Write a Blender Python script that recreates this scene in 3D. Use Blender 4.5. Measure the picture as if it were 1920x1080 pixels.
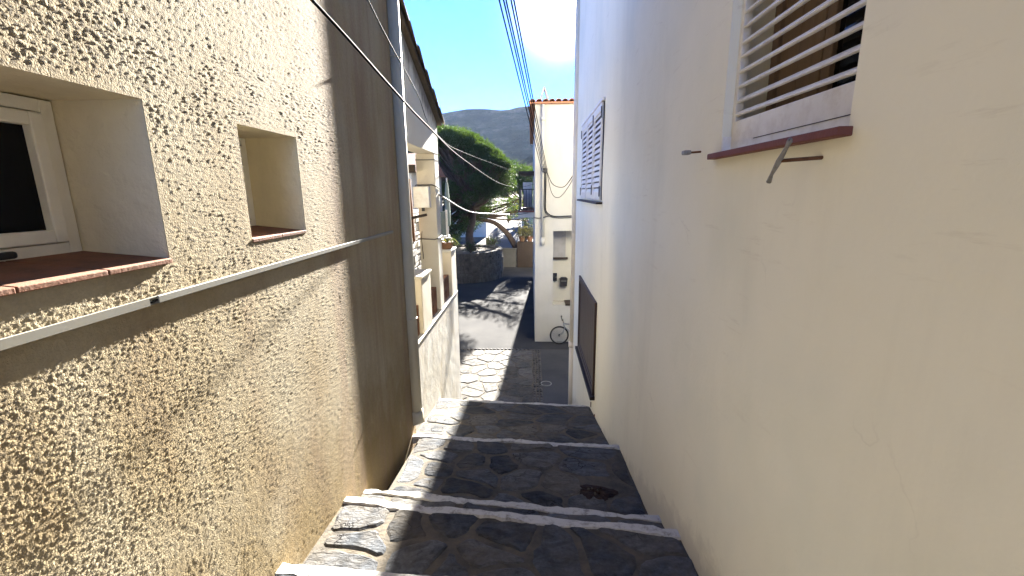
import bpy, bmesh, math, random
import numpy as np
from mathutils import Vector, Matrix
R = math.radians
for o in list(bpy.data.objects): bpy.data.objects.remove(o)
sc = bpy.context.scene
col = sc.collection
rng = np.random.default_rng(7)
random.seed(7)

# ------------------------------------------------------------------ camera
CAM = ((0.999099670344545, 0.001267892982670743, 0.04240567373366242),
       (0.04117575821103762, 0.21176104222819347, -0.9764536947188921),
       (-0.010217908453666089, 0.9773206502687917, 0.21151818102711353))
cd = bpy.data.cameras.new('camera'); cam = bpy.data.objects.new('camera', cd); col.objects.link(cam)
cam.matrix_world = Matrix(CAM).to_4x4()
cd.sensor_fit = 'HORIZONTAL'; cd.sensor_width = 36.0; cd.lens = 830/1920*36
cd.clip_start = 0.05; cd.clip_end = 6000
sc.camera = cam

# ------------------------------------------------------------------ sky, sun, exposure
SUN_AZ, SUN_EL = 3.6, 20.2
sdir = Vector((math.sin(R(SUN_AZ))*math.cos(R(SUN_EL)), math.cos(R(SUN_AZ))*math.cos(R(SUN_EL)), math.sin(R(SUN_EL))))
w = bpy.data.worlds.new('World'); sc.world = w; w.use_nodes = True
nt = w.node_tree; nt.nodes.clear()
sky = nt.nodes.new('ShaderNodeTexSky'); sky.sky_type = 'NISHITA'; sky.sun_disc = False
sky.sun_elevation = R(SUN_EL); sky.sun_rotation = R(SUN_AZ)
sky.air_density = 0.30; sky.dust_density = 0.0; sky.ozone_density = 9.5; sky.altitude = 0
bg = nt.nodes.new('ShaderNodeBackground'); bg.inputs['Strength'].default_value = 0.058
wo = nt.nodes.new('ShaderNodeOutputWorld')
# the sun itself with its bright aureole
tc = nt.nodes.new('ShaderNodeTexCoord')
dt = nt.nodes.new('ShaderNodeVectorMath'); dt.operation = 'DOT_PRODUCT'; dt.inputs[1].default_value = sdir
nt.links.new(tc.outputs['Generated'], dt.inputs[0])
ac = nt.nodes.new('ShaderNodeMath'); ac.operation = 'ARCCOSINE'; nt.links.new(dt.outputs['Value'], ac.inputs[0])
dv = nt.nodes.new('ShaderNodeMath'); dv.operation = 'DIVIDE'; dv.inputs[1].default_value = R(1.7); nt.links.new(ac.outputs[0], dv.inputs[0])
pw = nt.nodes.new('ShaderNodeMath'); pw.operation = 'POWER'; pw.inputs[1].default_value = 1.35; nt.links.new(dv.outputs[0], pw.inputs[0])
ng = nt.nodes.new('ShaderNodeMath'); ng.operation = 'MULTIPLY'; ng.inputs[1].default_value = -1; nt.links.new(pw.outputs[0], ng.inputs[0])
ex = nt.nodes.new('ShaderNodeMath'); ex.operation = 'EXPONENT'; nt.links.new(ng.outputs[0], ex.inputs[0])
ml = nt.nodes.new('ShaderNodeMath'); ml.operation = 'MULTIPLY'; ml.inputs[1].default_value = 60.0; nt.links.new(ex.outputs[0], ml.inputs[0])
cm = nt.nodes.new('ShaderNodeCombineColor')
for i, k in enumerate((1.0, 0.97, 0.9)):
    m_ = nt.nodes.new('ShaderNodeMath'); m_.operation = 'MULTIPLY'; m_.inputs[1].default_value = k
    nt.links.new(ml.outputs[0], m_.inputs[0]); nt.links.new(m_.outputs[0], cm.inputs[i])
ad = nt.nodes.new('ShaderNodeVectorMath'); ad.operation = 'ADD'
nt.links.new(sky.outputs[0], ad.inputs[0]); nt.links.new(cm.outputs[0], ad.inputs[1])
nt.links.new(ad.outputs[0], bg.inputs['Color']); nt.links.new(bg.outputs[0], wo.inputs['Surface'])
sl = bpy.data.lights.new('sun', 'SUN'); sl.energy = 4.1; sl.angle = R(0.55); sl.color = (1.0, 0.95, 0.87)
so = bpy.data.objects.new('sun', sl); col.objects.link(so); so.rotation_euler = sdir.to_track_quat('Z', 'Y').to_euler(); so.location = (0, 0, 20)
vs = sc.view_settings; vs.view_transform = 'Standard'; vs.look = 'None'; vs.gamma = 1; vs.use_curve_mapping = False
vs.exposure = 4.05
sc.render.engine = 'CYCLES'
sc.cycles.max_bounces = 10; sc.cycles.diffuse_bounces = 7; sc.cycles.volume_bounces = 1
sc.render.resolution_x = 1024; sc.render.resolution_y = 576

# ------------------------------------------------------------------ materials
class NB:
    """tiny node builder"""
    def __init__(s, name):
        s.m = bpy.data.materials.new(name); s.m.use_nodes = True
        s.t = s.m.node_tree; s.b = s.t.nodes['Principled BSDF']; s.out = s.t.nodes['Material Output']
        s.b.inputs['Specular IOR Level'].default_value = 0.3
        g = s.t.nodes.new('ShaderNodeNewGeometry'); s.pos = g.outputs['Position']; s.nrm = g.outputs['Normal']
        s.rnd = s.t.nodes.new('ShaderNodeObjectInfo').outputs['Random']
    def n(s, typ, **kw):
        x = s.t.nodes.new(typ)
        for k, v in kw.items(): setattr(x, k, v)
        return x
    def lk(s, a, b): s.t.links.new(a, b)
    def mapv(s, scale=(1, 1, 1), loc=(0, 0, 0)):
        m = s.n('ShaderNodeMapping'); m.inputs['Scale'].default_value = scale; m.inputs['Location'].default_value = loc
        s.lk(s.pos, m.inputs[0]); return m.outputs[0]
    def noise(s, sc_, det=4, rough=0.55, scale=(1, 1, 1), loc=(0, 0, 0), dist=0):
        x = s.n('ShaderNodeTexNoise'); x.inputs['Scale'].default_value = sc_; x.inputs['Detail'].default_value = det
        x.inputs['Roughness'].default_value = rough; x.inputs['Distortion'].default_value = dist
        s.lk(s.mapv(scale, loc), x.inputs['Vector']); return x.outputs['Fac']
    def voro(s, sc_, feat='F1', scale=(1, 1, 1)):
        x = s.n('ShaderNodeTexVoronoi'); x.feature = feat; x.inputs['Scale'].default_value = sc_
        s.lk(s.mapv(scale), x.inputs['Vector']); return x.outputs['Distance']
    def ramp(s, fac, stops):
        r = s.n('ShaderNodeValToRGB'); e = r.color_ramp.elements
        while len(e) < len(stops): e.new(0.5)
        for i, (p, c) in enumerate(stops):
            e[i].position = p; e[i].color = (c, c, c, 1) if isinstance(c, (int, float)) else (*c, 1)
        s.lk(fac, r.inputs[0]); return r.outputs[0]
    def mix(s, fac, a, b, mode='MIX'):
        x = s.n('ShaderNodeMix', data_type='RGBA', blend_type=mode)
        for v, i in ((fac, 0), (a, 6), (b, 7)):
            if isinstance(v, (int, float)): x.inputs[i].default_value = v
            elif isinstance(v, tuple): x.inputs[i].default_value = (*v, 1)
            else: s.lk(v, x.inputs[i])
        return x.outputs[2]
    def math(s, op, a, b=0.0):
        x = s.n('ShaderNodeMath', operation=op)
        for v, i in ((a, 0), (b, 1)):
            if isinstance(v, (int, float)): x.inputs[i].default_value = v
            else: s.lk(v, x.inputs[i])
        return x.outputs[0]
    def bump(s, h, dist=0.01, strength=1.0, prev=None):
        x = s.n('ShaderNodeBump'); x.inputs['Distance'].default_value = dist; x.inputs['Strength'].default_value = strength
        s.lk(h, x.inputs['Height'])
        if prev: s.lk(prev, x.inputs['Normal'])
        s.lk(x.outputs[0], s.b.inputs['Normal']); return x.outputs[0]
    def done(s, color=None, rough=0.8, metal=0.0):
        if color is not None:
            if isinstance(color, tuple): s.b.inputs['Base Color'].default_value = (*color, 1)
            else: s.lk(color, s.b.inputs['Base Color'])
        if isinstance(rough, (int, float)): s.b.inputs['Roughness'].default_value = rough
        else: s.lk(rough, s.b.inputs['Roughness'])
        s.b.inputs['Metallic'].default_value = metal
        return s.m
M = {}
def worn(name, c, rough=0.6, amt=0.25, sc_=9.0, dirt=(0.12, 0.09, 0.06), bump=0.002, metal=0.0, grain=(1, 1, 1), rnd=0.0):
    b = NB(name)
    f = b.ramp(b.noise(sc_, 6, 0.65, grain), [(0.45, 0.0), (0.75, 1.0)])
    k = b.math('MULTIPLY', f, amt)
    cc = b.mix(k, c, dirt)
    g = b.ramp(b.noise(sc_*0.3, 3, 0.5), [(0.3, 0.86), (0.7, 1.0)])
    cc = b.mix(1.0, cc, g, 'MULTIPLY')
    if rnd:
        rr = b.ramp(b.rnd, [(0.0, 1-rnd), (1.0, 1+rnd*0.6)])
        cc = b.mix(1.0, cc, rr, 'MULTIPLY')
    b.bump(b.noise(sc_*7, 5, 0.6, grain), bump)
    M[name] = b.done(cc, rough, metal)
# rough-cast stucco: the relief itself is in the mesh, this is colour and grain
b = NB('rough_stucco')
st = b.ramp(b.noise(1.0, 5, 0.6, (1, 2.6, 0.45)), [(0.35, (0.345, 0.285, 0.178)), (0.52, (0.31, 0.24, 0.13)), (0.72, (0.20, 0.13, 0.058))])
st = b.mix(b.ramp(b.noise(1.3, 3, 0.5, loc=(3, 1, 5)), [(0.42, 0.0), (0.66, 0.75)]), st, (0.38, 0.325, 0.217))
lo = b.noise(3.2, 4, 0.6, (1, 1.3, 0.8), (4, 0, 1))
sep = b.n('ShaderNodeSeparateXYZ'); b.lk(b.pos, sep.inputs[0])
hz = b.math('ADD', b.math('MULTIPLY', b.math('ADD', sep.outputs[2], 0.9), -0.75), b.math('MULTIPLY', b.math('SUBTRACT', lo, 0.5), 2.0))
st = b.mix(b.ramp(hz, [(0.30, 0.0), (1.0, 0.75)]), st, (0.22, 0.155, 0.06))
fs = b.math('MULTIPLY', b.ramp(b.noise(1.0, 5, 0.6, (1, 7.5, 0.35), (0, 4, 0)), [(0.44, 0.0), (0.66, 0.75)]), b.ramp(b.math('MULTIPLY', sep.outputs[1], 0.2), [(0.50, 0.0), (0.62, 1.0)]))
st = b.mix(fs, st, (0.26, 0.18, 0.11))
st = b.mix(0.8, st, b.ramp(b.noise(60, 4, 0.7), [(0.3, 0.75), (0.7, 1.0)]), 'MULTIPLY')
b.bump(b.noise(150, 3, 0.6), 0.004)
M['rough_stucco'] = b.done(st, 0.95)
def plaster(name, c, stain, s1=0.9, bumpd=0.0025, streak=0.5):
    b = NB(name)
    f = b.ramp(b.noise(s1, 5, 0.6), [(0.4, 0.0), (0.72, 0.55)])
    cc = b.mix(f, c, stain)
    f2 = b.ramp(b.noise(2.6, 6, 0.65, (1, 1, 0.16), (2, 7, 1)), [(0.52, 0.0), (0.8, streak)])
    cc = b.mix(f2, cc, tuple(x*0.66 for x in stain))
    f3 = b.ramp(b.noise(22, 6, 0.75, (1, 1, 0.7), (5, 5, 5)), [(0.66, 0.0), (0.76, 0.55)])
    cc = b.mix(b.math('MULTIPLY', f3, b.ramp(b.noise(0.8, 2), [(0.5, 0.0), (0.68, 1.0)])), cc, tuple(x*0.5 for x in stain))
    if name == 'cream_plaster':
        f4 = b.ramp(b.noise(9, 7, 0.7, (1, 0.25, 2.2), (1, 2, 9)), [(0.60, 0.0), (0.70, 0.30)])
        cc = b.mix(b.math('MULTIPLY', f4, b.ramp(b.noise(1.1, 3, 0.5, (1, 1, 1), (3, 3, 8)), [(0.45, 0.0), (0.62, 1.0)])), cc, (0.50, 0.43, 0.30))
        f5 = b.ramp(b.noise(1.0, 4, 0.6, (1, 0.8, 0.6), (8, 1, 4)), [(0.50, 0.0), (0.70, 0.45)]); cc = b.mix(f5, cc, (0.68, 0.69, 0.56))
        vo = b.n('ShaderNodeTexVoronoi'); vo.feature = 'DISTANCE_TO_EDGE'; vo.inputs['Scale'].default_value = 0.75
        wn_ = b.n('ShaderNodeTexNoise'); wn_.inputs['Scale'].default_value = 2.6; wn_.inputs['Detail'].default_value = 7; wm = b.n('ShaderNodeVectorMath', operation='SCALE'); wm.inputs['Scale'].default_value = 0.55
        wv = b.n('ShaderNodeVectorMath', operation='ADD'); b.lk(b.pos, wn_.inputs['Vector']); b.lk(wn_.outputs['Color'], wm.inputs[0]); b.lk(b.pos, wv.inputs[0]); b.lk(wm.outputs[0], wv.inputs[1]); b.lk(wv.outputs[0], vo.inputs['Vector'])
        ck = b.math('MULTIPLY', b.ramp(vo.outputs['Distance'], [(0.0008, 1.0), (0.0035, 0.0)]), b.ramp(b.noise(1.3, 2, 0.5, (1, 1, 1), (6, 2, 2)), [(0.54, 0.0), (0.64, 0.2)]))
        cc = b.mix(ck, cc, (0.33, 0.28, 0.20))
        sp_ = b.n('ShaderNodeSeparateXYZ'); b.lk(b.pos, sp_.inputs[0])
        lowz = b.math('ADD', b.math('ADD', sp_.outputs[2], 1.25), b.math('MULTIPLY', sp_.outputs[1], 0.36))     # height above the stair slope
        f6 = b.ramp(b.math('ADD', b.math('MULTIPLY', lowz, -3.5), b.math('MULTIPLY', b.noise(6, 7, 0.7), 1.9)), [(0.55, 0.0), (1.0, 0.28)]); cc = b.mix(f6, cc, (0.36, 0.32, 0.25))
        b.bump(b.noise(7, 6, 0.6, (1, 0.35, 1.6)), 0.010, 0.5)
    n1 = b.bump(b.noise(45, 5, 0.6), bumpd, 0.6)
    b.bump(b.noise(4.5, 4, 0.5), bumpd*6, 0.35, n1)
    M[name] = b.done(cc, 0.85)
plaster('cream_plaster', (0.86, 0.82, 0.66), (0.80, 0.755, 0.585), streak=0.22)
plaster('reveal_plaster', (0.66, 0.59, 0.41), (0.55, 0.47, 0.31), 3.0, 0.008)
plaster('old_plaster', (0.56, 0.51, 0.40), (0.44, 0.36, 0.25), 1.6, 0.003, 0.6)
plaster('white_plaster', (0.46, 0.435, 0.37), (0.37, 0.345, 0.28), 0.8, 0.002, 0.25)
plaster('garden_plaster', (0.47, 0.45, 0.39), (0.38, 0.30, 0.18), 2.4, 0.004, 0.7)
b = NB('stained_plaster')
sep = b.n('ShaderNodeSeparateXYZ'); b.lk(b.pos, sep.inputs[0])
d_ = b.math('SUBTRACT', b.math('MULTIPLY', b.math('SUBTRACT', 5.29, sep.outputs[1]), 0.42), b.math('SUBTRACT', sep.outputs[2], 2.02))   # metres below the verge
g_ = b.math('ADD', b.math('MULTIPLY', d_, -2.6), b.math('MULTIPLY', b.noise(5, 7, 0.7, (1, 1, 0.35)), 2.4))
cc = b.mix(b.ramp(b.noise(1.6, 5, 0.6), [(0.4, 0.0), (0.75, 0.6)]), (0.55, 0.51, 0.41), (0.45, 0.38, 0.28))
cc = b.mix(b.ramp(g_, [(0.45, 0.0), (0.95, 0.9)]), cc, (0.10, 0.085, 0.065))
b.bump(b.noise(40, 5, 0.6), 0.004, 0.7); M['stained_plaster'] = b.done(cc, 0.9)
worn('white_paint', (0.84, 0.81, 0.74), 0.5, 0.35, 14, (0.42, 0.33, 0.23), rnd=0.08)
worn('white_frame', (0.80, 0.78, 0.70), 0.35, 0.12, 8)
worn('trunking', (0.22, 0.212, 0.178), 0.6, 0.35, 10, (0.26, 0.21, 0.13), bump=0.0002)
worn('pipe_paint', (0.47, 0.43, 0.32), 0.5, 0.4, 6, (0.30, 0.25, 0.16), grain=(1, 1, 0.2))
worn('pipe_cream', (0.74, 0.66, 0.52), 0.5, 0.3, 5, (0.5, 0.4, 0.27), grain=(1, 1, 0.2))
worn('brick_red', (0.19, 0.065, 0.045), 0.7, 0.45, 12, (0.12, 0.05, 0.035))
worn('sill_tile', (0.22, 0.095, 0.05), 0.8, 0.85, 10, (0.10, 0.06, 0.035))
worn('brown_wood', (0.055, 0.032, 0.024), 0.45, 0.5, 6, (0.03, 0.015, 0.01), grain=(1, 1, 0.1), bump=0.003)
worn('dark_wood', (0.035, 0.023, 0.016), 0.6, 0.5, 6, (0.02, 0.014, 0.01), grain=(1, 1, 0.15))
worn('curtain', (0.26, 0.19, 0.14), 0.9, 0.3, 3, grain=(1, 6, 0.3))
worn('rusty_iron', (0.16, 0.075, 0.035), 0.8, 0.8, 40, (0.05, 0.022, 0.012), metal=0.2)
worn('galvanised', (0.30, 0.29, 0.26), 0.55, 0.5, 50, (0.13, 0.075, 0.04), metal=0.5)
worn('black_metal', (0.02, 0.02, 0.022), 0.45, 0.3, 20, (0.07, 0.06, 0.05))
worn('black_cable', (0.004, 0.004, 0.0045), 0.8, 0.0, 10); M['black_cable'].node_tree.nodes['Principled BSDF'].inputs['Specular IOR Level'].default_value = 0.03
worn('pale_cable', (0.10, 0.097, 0.09), 0.5, 0.3, 10)
worn('terracotta', (0.36, 0.155, 0.08), 0.85, 0.6, 9, (0.16, 0.10, 0.06), rnd=0.35, bump=0.004)
worn('old_tile', (0.11, 0.085, 0.062), 0.9, 0.7, 12, (0.05, 0.045, 0.03), rnd=0.35, bump=0.006)
worn('lattice_brick', (0.24, 0.115, 0.065), 0.9, 0.5, 14, (0.09, 0.05, 0.03), rnd=0.2)
worn('concrete', (0.11, 0.107, 0.097), 0.95, 0.5, 2, (0.065, 0.06, 0.05), bump=0.004)
worn('rubber', (0.015, 0.015, 0.015), 0.8, 0.2, 30)
worn('bike_frame', (0.30, 0.31, 0.30), 0.35, 0.2, 30, metal=0.6)
worn('parasol_cloth', (0.10, 0.125, 0.11), 0.9, 0.3, 5, grain=(4, 4, 0.5))
worn('teal_panel', (0.02, 0.045, 0.045), 0.4, 0.3, 4)
worn('pot_clay', (0.16, 0.08, 0.045), 0.85, 0.4, 10)
worn('grey_door', (0.30, 0.29, 0.29), 0.6, 0.3, 4)
worn('far_wall', (0.24, 0.25, 0.27), 0.9, 0.3, 1.2)
worn('bark', (0.10, 0.07, 0.05), 0.95, 0.7, 9, (0.04, 0.028, 0.02), bump=0.03, grain=(1, 1, 0.4))
worn('pale_bark', (0.34, 0.29, 0.23), 0.95, 0.7, 9, (0.10, 0.075, 0.055), bump=0.03)
b = NB('glass_dark'); b.b.inputs['Specular IOR Level'].default_value = 0.12; M['glass_dark'] = b.done((0.006, 0.006, 0.007), 0.04)
# slate paving, colour different stone by stone
def slate(name, dark, mid, warm, rough=0.6):
    b = NB(name)
    base = b.ramp(b.rnd, [(0.0, dark), (0.45, mid), (0.72, tuple(x*1.35 for x in mid)), (1.0, warm)])
    f = b.mix(0.6, b.ramp(b.noise(7, 7, 0.65, (1, 1.6, 1), dist=0.8), [(0.3, 0.5), (0.7, 1.4)]), b.ramp(b.noise(38, 6, 0.75), [(0.3, 0.55), (0.7, 1.4)]), 'MULTIPLY')
    cc = b.mix(1.0, base, f, 'MULTIPLY')
    rs = b.ramp(b.noise(3.3, 5, 0.6, (1, 1, 1), (2, 2, 2)), [(0.42, 0.0), (0.74, 0.6)])
    cc = b.mix(rs, cc, (0.14, 0.115, 0.08))
    vo = b.n('ShaderNodeTexVoronoi'); vo.feature = 'DISTANCE_TO_EDGE'; vo.inputs['Scale'].default_value = 3.1
    wv = b.n('ShaderNodeVectorMath', operation='ADD'); wn_ = b.n('ShaderNodeTexNoise'); wn_.inputs['Scale'].default_value = 5.0; wn_.inputs['Detail'].default_value = 5
    wm = b.n('ShaderNodeVectorMath', operation='SCALE'); wm.inputs['Scale'].default_value = 0.45
    b.lk(b.pos, wn_.inputs['Vector']); b.lk(wn_.outputs['Color'], wm.inputs[0]); b.lk(b.pos, wv.inputs[0]); b.lk(wm.outputs[0], wv.inputs[1]); b.lk(wv.outputs[0], vo.inputs['Vector'])
    ck = b.math('MULTIPLY', b.ramp(vo.outputs['Distance'], [(0.004, 1.0), (0.020, 0.0)]), b.ramp(b.noise(2.2, 3, 0.5, (1, 1, 1), (7, 3, 1)), [(0.54, 0.0), (0.64, 1.0)]))
    cc = b.mix(b.math('MULTIPLY', ck, 0.85), cc, (0.012, 0.011, 0.010))
    hh = b.math('SUBTRACT', b.noise(9, 8, 0.62, (1, 1.8, 3), dist=1.2), b.math('MULTIPLY', ck, 0.35))
    n1 = b.bump(hh, 0.034 if name == 'slate' else 0.012, 0.8)
    b.bump(b.noise(55, 6, 0.7), 0.006, 0.8, n1)
    b.b.inputs['Specular IOR Level'].default_value = 0.03; M[name] = b.done(cc, b.ramp(b.noise(12, 4), [(0.3, rough), (0.7, rough+0.3)]))
slate('slate', (0.036, 0.040, 0.046), (0.072, 0.077, 0.084), (0.12, 0.113, 0.10))
slate('flag', (0.056, 0.056, 0.055), (0.082, 0.081, 0.077), (0.11, 0.102, 0.09), 0.6)
b = NB('mortar')
cc = b.ramp(b.noise(6, 6, 0.65), [(0.3, (0.055, 0.050, 0.043)), (0.5, (0.10, 0.088, 0.070)), (0.75, (0.15, 0.12, 0.082))])
b.b.inputs['Specular IOR Level'].default_value = 0.1; n1 = b.bump(b.noise(30, 6, 0.7), 0.012, 0.8); M['mortar'] = b.done(cc, 0.95)
b = NB('nosing_paint')
cc = b.mix(b.ramp(b.noise(16, 7, 0.7), [(0.5, 0.0), (0.68, 0.85)]), (0.50, 0.48, 0.43), (0.16, 0.14, 0.115))
b.bump(b.noise(22, 6, 0.65), 0.012, 0.8); M['nosing_paint'] = b.done(cc, 0.85)
b = NB('asphalt')
cc = b.ramp(b.noise(0.6, 6, 0.6), [(0.3, (0.036, 0.036, 0.037)), (0.7, (0.066, 0.064, 0.061))])
cc = b.mix(1.0, cc, b.ramp(b.noise(55, 5, 0.7), [(0.3, 0.7), (0.7, 1.25)]), 'MULTIPLY')
b.bump(b.noise(90, 4, 0.7), 0.006, 0.7); b.b.inputs['Specular IOR Level'].default_value = 0.03; M['asphalt'] = b.done(cc, 0.92)
b = NB('dark_asphalt')
cc = b.ramp(b.noise(1.1, 6, 0.6), [(0.3, (0.035, 0.035, 0.037)), (0.7, (0.065, 0.063, 0.06))])
b.bump(b.noise(70, 4, 0.7), 0.006, 0.7); M['dark_asphalt'] = b.done(cc, 0.85)
b = NB('cobble')
cc = b.ramp(b.rnd, [(0.0, (0.04, 0.038, 0.036)), (1.0, (0.11, 0.10, 0.09))])
b.bump(b.noise(30, 4), 0.01); M['cobble'] = b.done(cc, 0.8)
b = NB('earth')
cc = b.ramp(b.noise(2.0, 6, 0.65), [(0.3, (0.07, 0.055, 0.035)), (0.7, (0.16, 0.125, 0.08))])
b.bump(b.noise(14, 6, 0.7), 0.05); M['earth'] = b.done(cc, 0.95)
b = NB('rust_earth')
cc = b.ramp(b.noise(22, 6, 0.7), [(0.35, (0.012, 0.007, 0.005)), (0.6, (0.04, 0.019, 0.010)), (0.80, (0.12, 0.062, 0.034))])
b.bump(b.noise(40, 6, 0.7), 0.02); M['rust_earth'] = b.done(cc, 0.95)
b = NB('hillside')
cc = b.ramp(b.noise(0.035, 9, 0.75), [(0.40, (0.012, 0.016, 0.009)), (0.52, (0.045, 0.042, 0.026)), (0.62, (0.13, 0.10, 0.07))])
b.bump(b.noise(0.08, 8, 0.7), 6.0); b.b.inputs['Specular IOR Level'].default_value = 0.0; M['hillside'] = b.done(cc, 1.0)
b = NB('stone_rubble')
cc = b.ramp(b.noise(2.4, 5, 0.7), [(0.3, (0.07, 0.06, 0.05)), (0.7, (0.20, 0.175, 0.14))])
b.bump(b.noise(16, 5, 0.7), 0.03); M['stone_rubble'] = b.done(cc, 0.95)
b = NB('clad_stone')
cc = b.ramp(b.rnd, [(0.0, (0.15, 0.145, 0.135)), (0.5, (0.28, 0.27, 0.25)), (1.0, (0.40, 0.37, 0.32))])
cc = b.mix(1.0, cc, b.ramp(b.noise(14, 6, 0.7), [(0.3, 0.65), (0.7, 1.2)]), 'MULTIPLY')
b.bump(b.noise(26, 6, 0.7), 0.015); M['clad_stone'] = b.done(cc, 0.9)
def leafmat(name, c0, c1, trans=0.35):
    b = NB(name)
    cc = b.ramp(b.noise(1.4, 4, 0.6), [(0.3, c0), (0.7, c1)])
    b.done(cc, 0.6)
    tr = b.n('ShaderNodeBsdfTranslucent'); b.lk(b.mix(1.0, cc, (1.5, 1.5, 0.7), 'MULTIPLY'), tr.inputs[0])
    mx = b.n('ShaderNodeMixShader'); mx.inputs[0].default_value = trans
    b.lk(b.b.outputs[0], mx.inputs[1]); b.lk(tr.outputs[0], mx.inputs[2]); b.lk(mx.outputs[0], b.out.inputs[0])
    M[name] = b.m
leafmat('pine_needles', (0.018, 0.036, 0.012), (0.055, 0.085, 0.022), 0.32)
leafmat('shrub_leaves', (0.025, 0.045, 0.014), (0.06, 0.085, 0.028), 0.25)
leafmat('dry_leaves', (0.07, 0.07, 0.03), (0.13, 0.12, 0.055), 0.35)

# ------------------------------------------------------------------ mesh helpers
class MB:
    def __init__(s): s.v = []; s.f = []
    def add(s, vs_, fs):
        k = len(s.v); s.v += [tuple(p) for p in vs_]; s.f += [tuple(i+k for i in f) for f in fs]; return s
    def box(s, a, c):
        (x0, y0, z0), (x1, y1, z1) = a, c
        return s.add([(x0,y0,z0),(x1,y0,z0),(x1,y1,z0),(x0,y1,z0),(x0,y0,z1),(x1,y0,z1),(x1,y1,z1),(x0,y1,z1)],
                     [(3,2,1,0),(4,5,6,7),(0,1,5,4),(1,2,6,5),(2,3,7,6),(3,0,4,7)])
    def prism(s, poly, d):  # poly: 3D points, d: extrusion vector
        n = len(poly); d = Vector(d); P = [Vector(p) for p in poly]
        return s.add(P+[p+d for p in P], [tuple(range(n-1,-1,-1)), tuple(range(n,2*n))]+[(i,(i+1)%n,(i+1)%n+n,i+n) for i in range(n)])
    def tube(s, pts, r, n=8, cap=True):
        P = [Vector(p) for p in pts]; rr = r if isinstance(r, (list, tuple)) else [r]*len(P)
        vs_ = []; up = None
        for i, p in enumerate(P):
            d = (P[min(i+1, len(P)-1)]-P[max(i-1, 0)]).normalized()
            if up is None: up = d.orthogonal().normalized()
            up = (up-d*up.dot(d)).normalized(); e = d.cross(up)
            vs_ += [p+(up*math.cos(2*math.pi*k/n)+e*math.sin(2*math.pi*k/n))*rr[i] for k in range(n)]
        fs = []
        for i in range(len(P)-1):
            fs += [(i*n+k, i*n+(k+1)%n, (i+1)*n+(k+1)%n, (i+1)*n+k) for k in range(n)]
        if cap: fs += [tuple(range(n-1,-1,-1)), tuple(range((len(P)-1)*n, len(P)*n))]
        return s.add(vs_, fs)
    def ring(s, c, ax, rad, r, n=28, m=6):  # torus
        c = Vector(c); ax = Vector(ax).normalized(); u = ax.orthogonal().normalized(); w_ = ax.cross(u)
        vs_ = []
        for i in range(n):
            a = 2*math.pi*i/n; d = u*math.cos(a)+w_*math.sin(a)
            for j in range(m):
                t = 2*math.pi*j/m; vs_.append(c+d*(rad+r*math.cos(t))+ax*r*math.sin(t))
        return s.add(vs_, [(i*m+j, ((i+1)%n)*m+j, ((i+1)%n)*m+(j+1)%m, i*m+(j+1)%m) for i in range(n) for j in range(m)])
    def build(s, name, mat, parent=None, smooth=False, bevel=0.0):
        me = bpy.data.meshes.new(name); me.from_pydata(s.v, [], s.f); me.update()
        return link(name, me, mat, parent, smooth, bevel)
def link(name, me, mat, parent=None, smooth=False, bevel=0.0, loc=None):
    if mat and not me.materials: me.materials.append(M[mat])
    if smooth: me.polygons.foreach_set('use_smooth', [True]*len(me.polygons))
    o = bpy.data.objects.new(name, me); col.objects.link(o)
    L = Vector(loc) if loc else Vector((0, 0, 0))
    if parent is not None:
        o.parent = parent
        p = parent; off = Vector((0, 0, 0))
        while p is not None: off += p.location; p = p.parent
        L = L-off
    o.location = L
    if bevel:
        m = o.modifiers.new('bevel', 'BEVEL'); m.width = bevel; m.segments = 2; m.limit_method = 'ANGLE'; m.angle_limit = R(40)
    return o
def tag(o, label=None, cat=None, group=None, kind=None):
    if label: o['label'] = label
    if cat: o['category'] = cat
    if group: o['group'] = group
    if kind: o['kind'] = kind
    return o
def thing(name, loc, label=None, cat=None, group=None, kind=None):
    o = bpy.data.objects.new(name, None); o.empty_display_size = 0.2; col.objects.link(o); o.location = loc
    return tag(o, label, cat, group, kind)
def box(name, a, c, mat, parent=None, bevel=0.0):
    return MB().box(a, c).build(name, mat, parent, bevel=bevel)
def tubeo(name, pts, r, mat, parent=None, n=8):
    return MB().tube(pts, r, n).build(name, mat, parent, smooth=True)
def np_mesh(name, V, Q):
    me = bpy.data.meshes.new(name); nv, nq, k = len(V), len(Q), Q.shape[1]
    me.vertices.add(nv); me.vertices.foreach_set('co', np.ascontiguousarray(V, dtype=np.float32).ravel())
    me.loops.add(nq*k); me.loops.foreach_set('vertex_index', np.ascontiguousarray(Q, dtype=np.int32).ravel())
    me.polygons.add(nq); me.polygons.foreach_set('loop_start', np.arange(0, nq*k, k, dtype=np.int32))
    me.update(calc_edges=True); return me
def vnoise(x, y, seed=0):
    """smooth gradient noise, numpy"""
    g = np.random.default_rng(seed); T = g.uniform(0, 2*np.pi, (256, 256))
    xi = np.floor(x).astype(int); yi = np.floor(y).astype(int); fx = x-xi; fy = y-yi
    def gr(ix, iy, dx, dy):
        a = T[ix & 255, iy & 255]; return np.cos(a)*dx+np.sin(a)*dy
    u = fx*fx*fx*(fx*(fx*6-15)+10); v = fy*fy*fy*(fy*(fy*6-15)+10)
    n00 = gr(xi, yi, fx, fy); n10 = gr(xi+1, yi, fx-1, fy); n01 = gr(xi, yi+1, fx, fy-1); n11 = gr(xi+1, yi+1, fx-1, fy-1)
    return (n00*(1-u)+n10*u)*(1-v)+(n01*(1-u)+n11*u)*v
def sag(a, c, s=0.3, n=16):
    a = Vector(a); c = Vector(c)
    return [a.lerp(c, i/n)-Vector((0, 0, 4*s*(i/n)*(1-i/n))) for i in range(n+1)]

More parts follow.
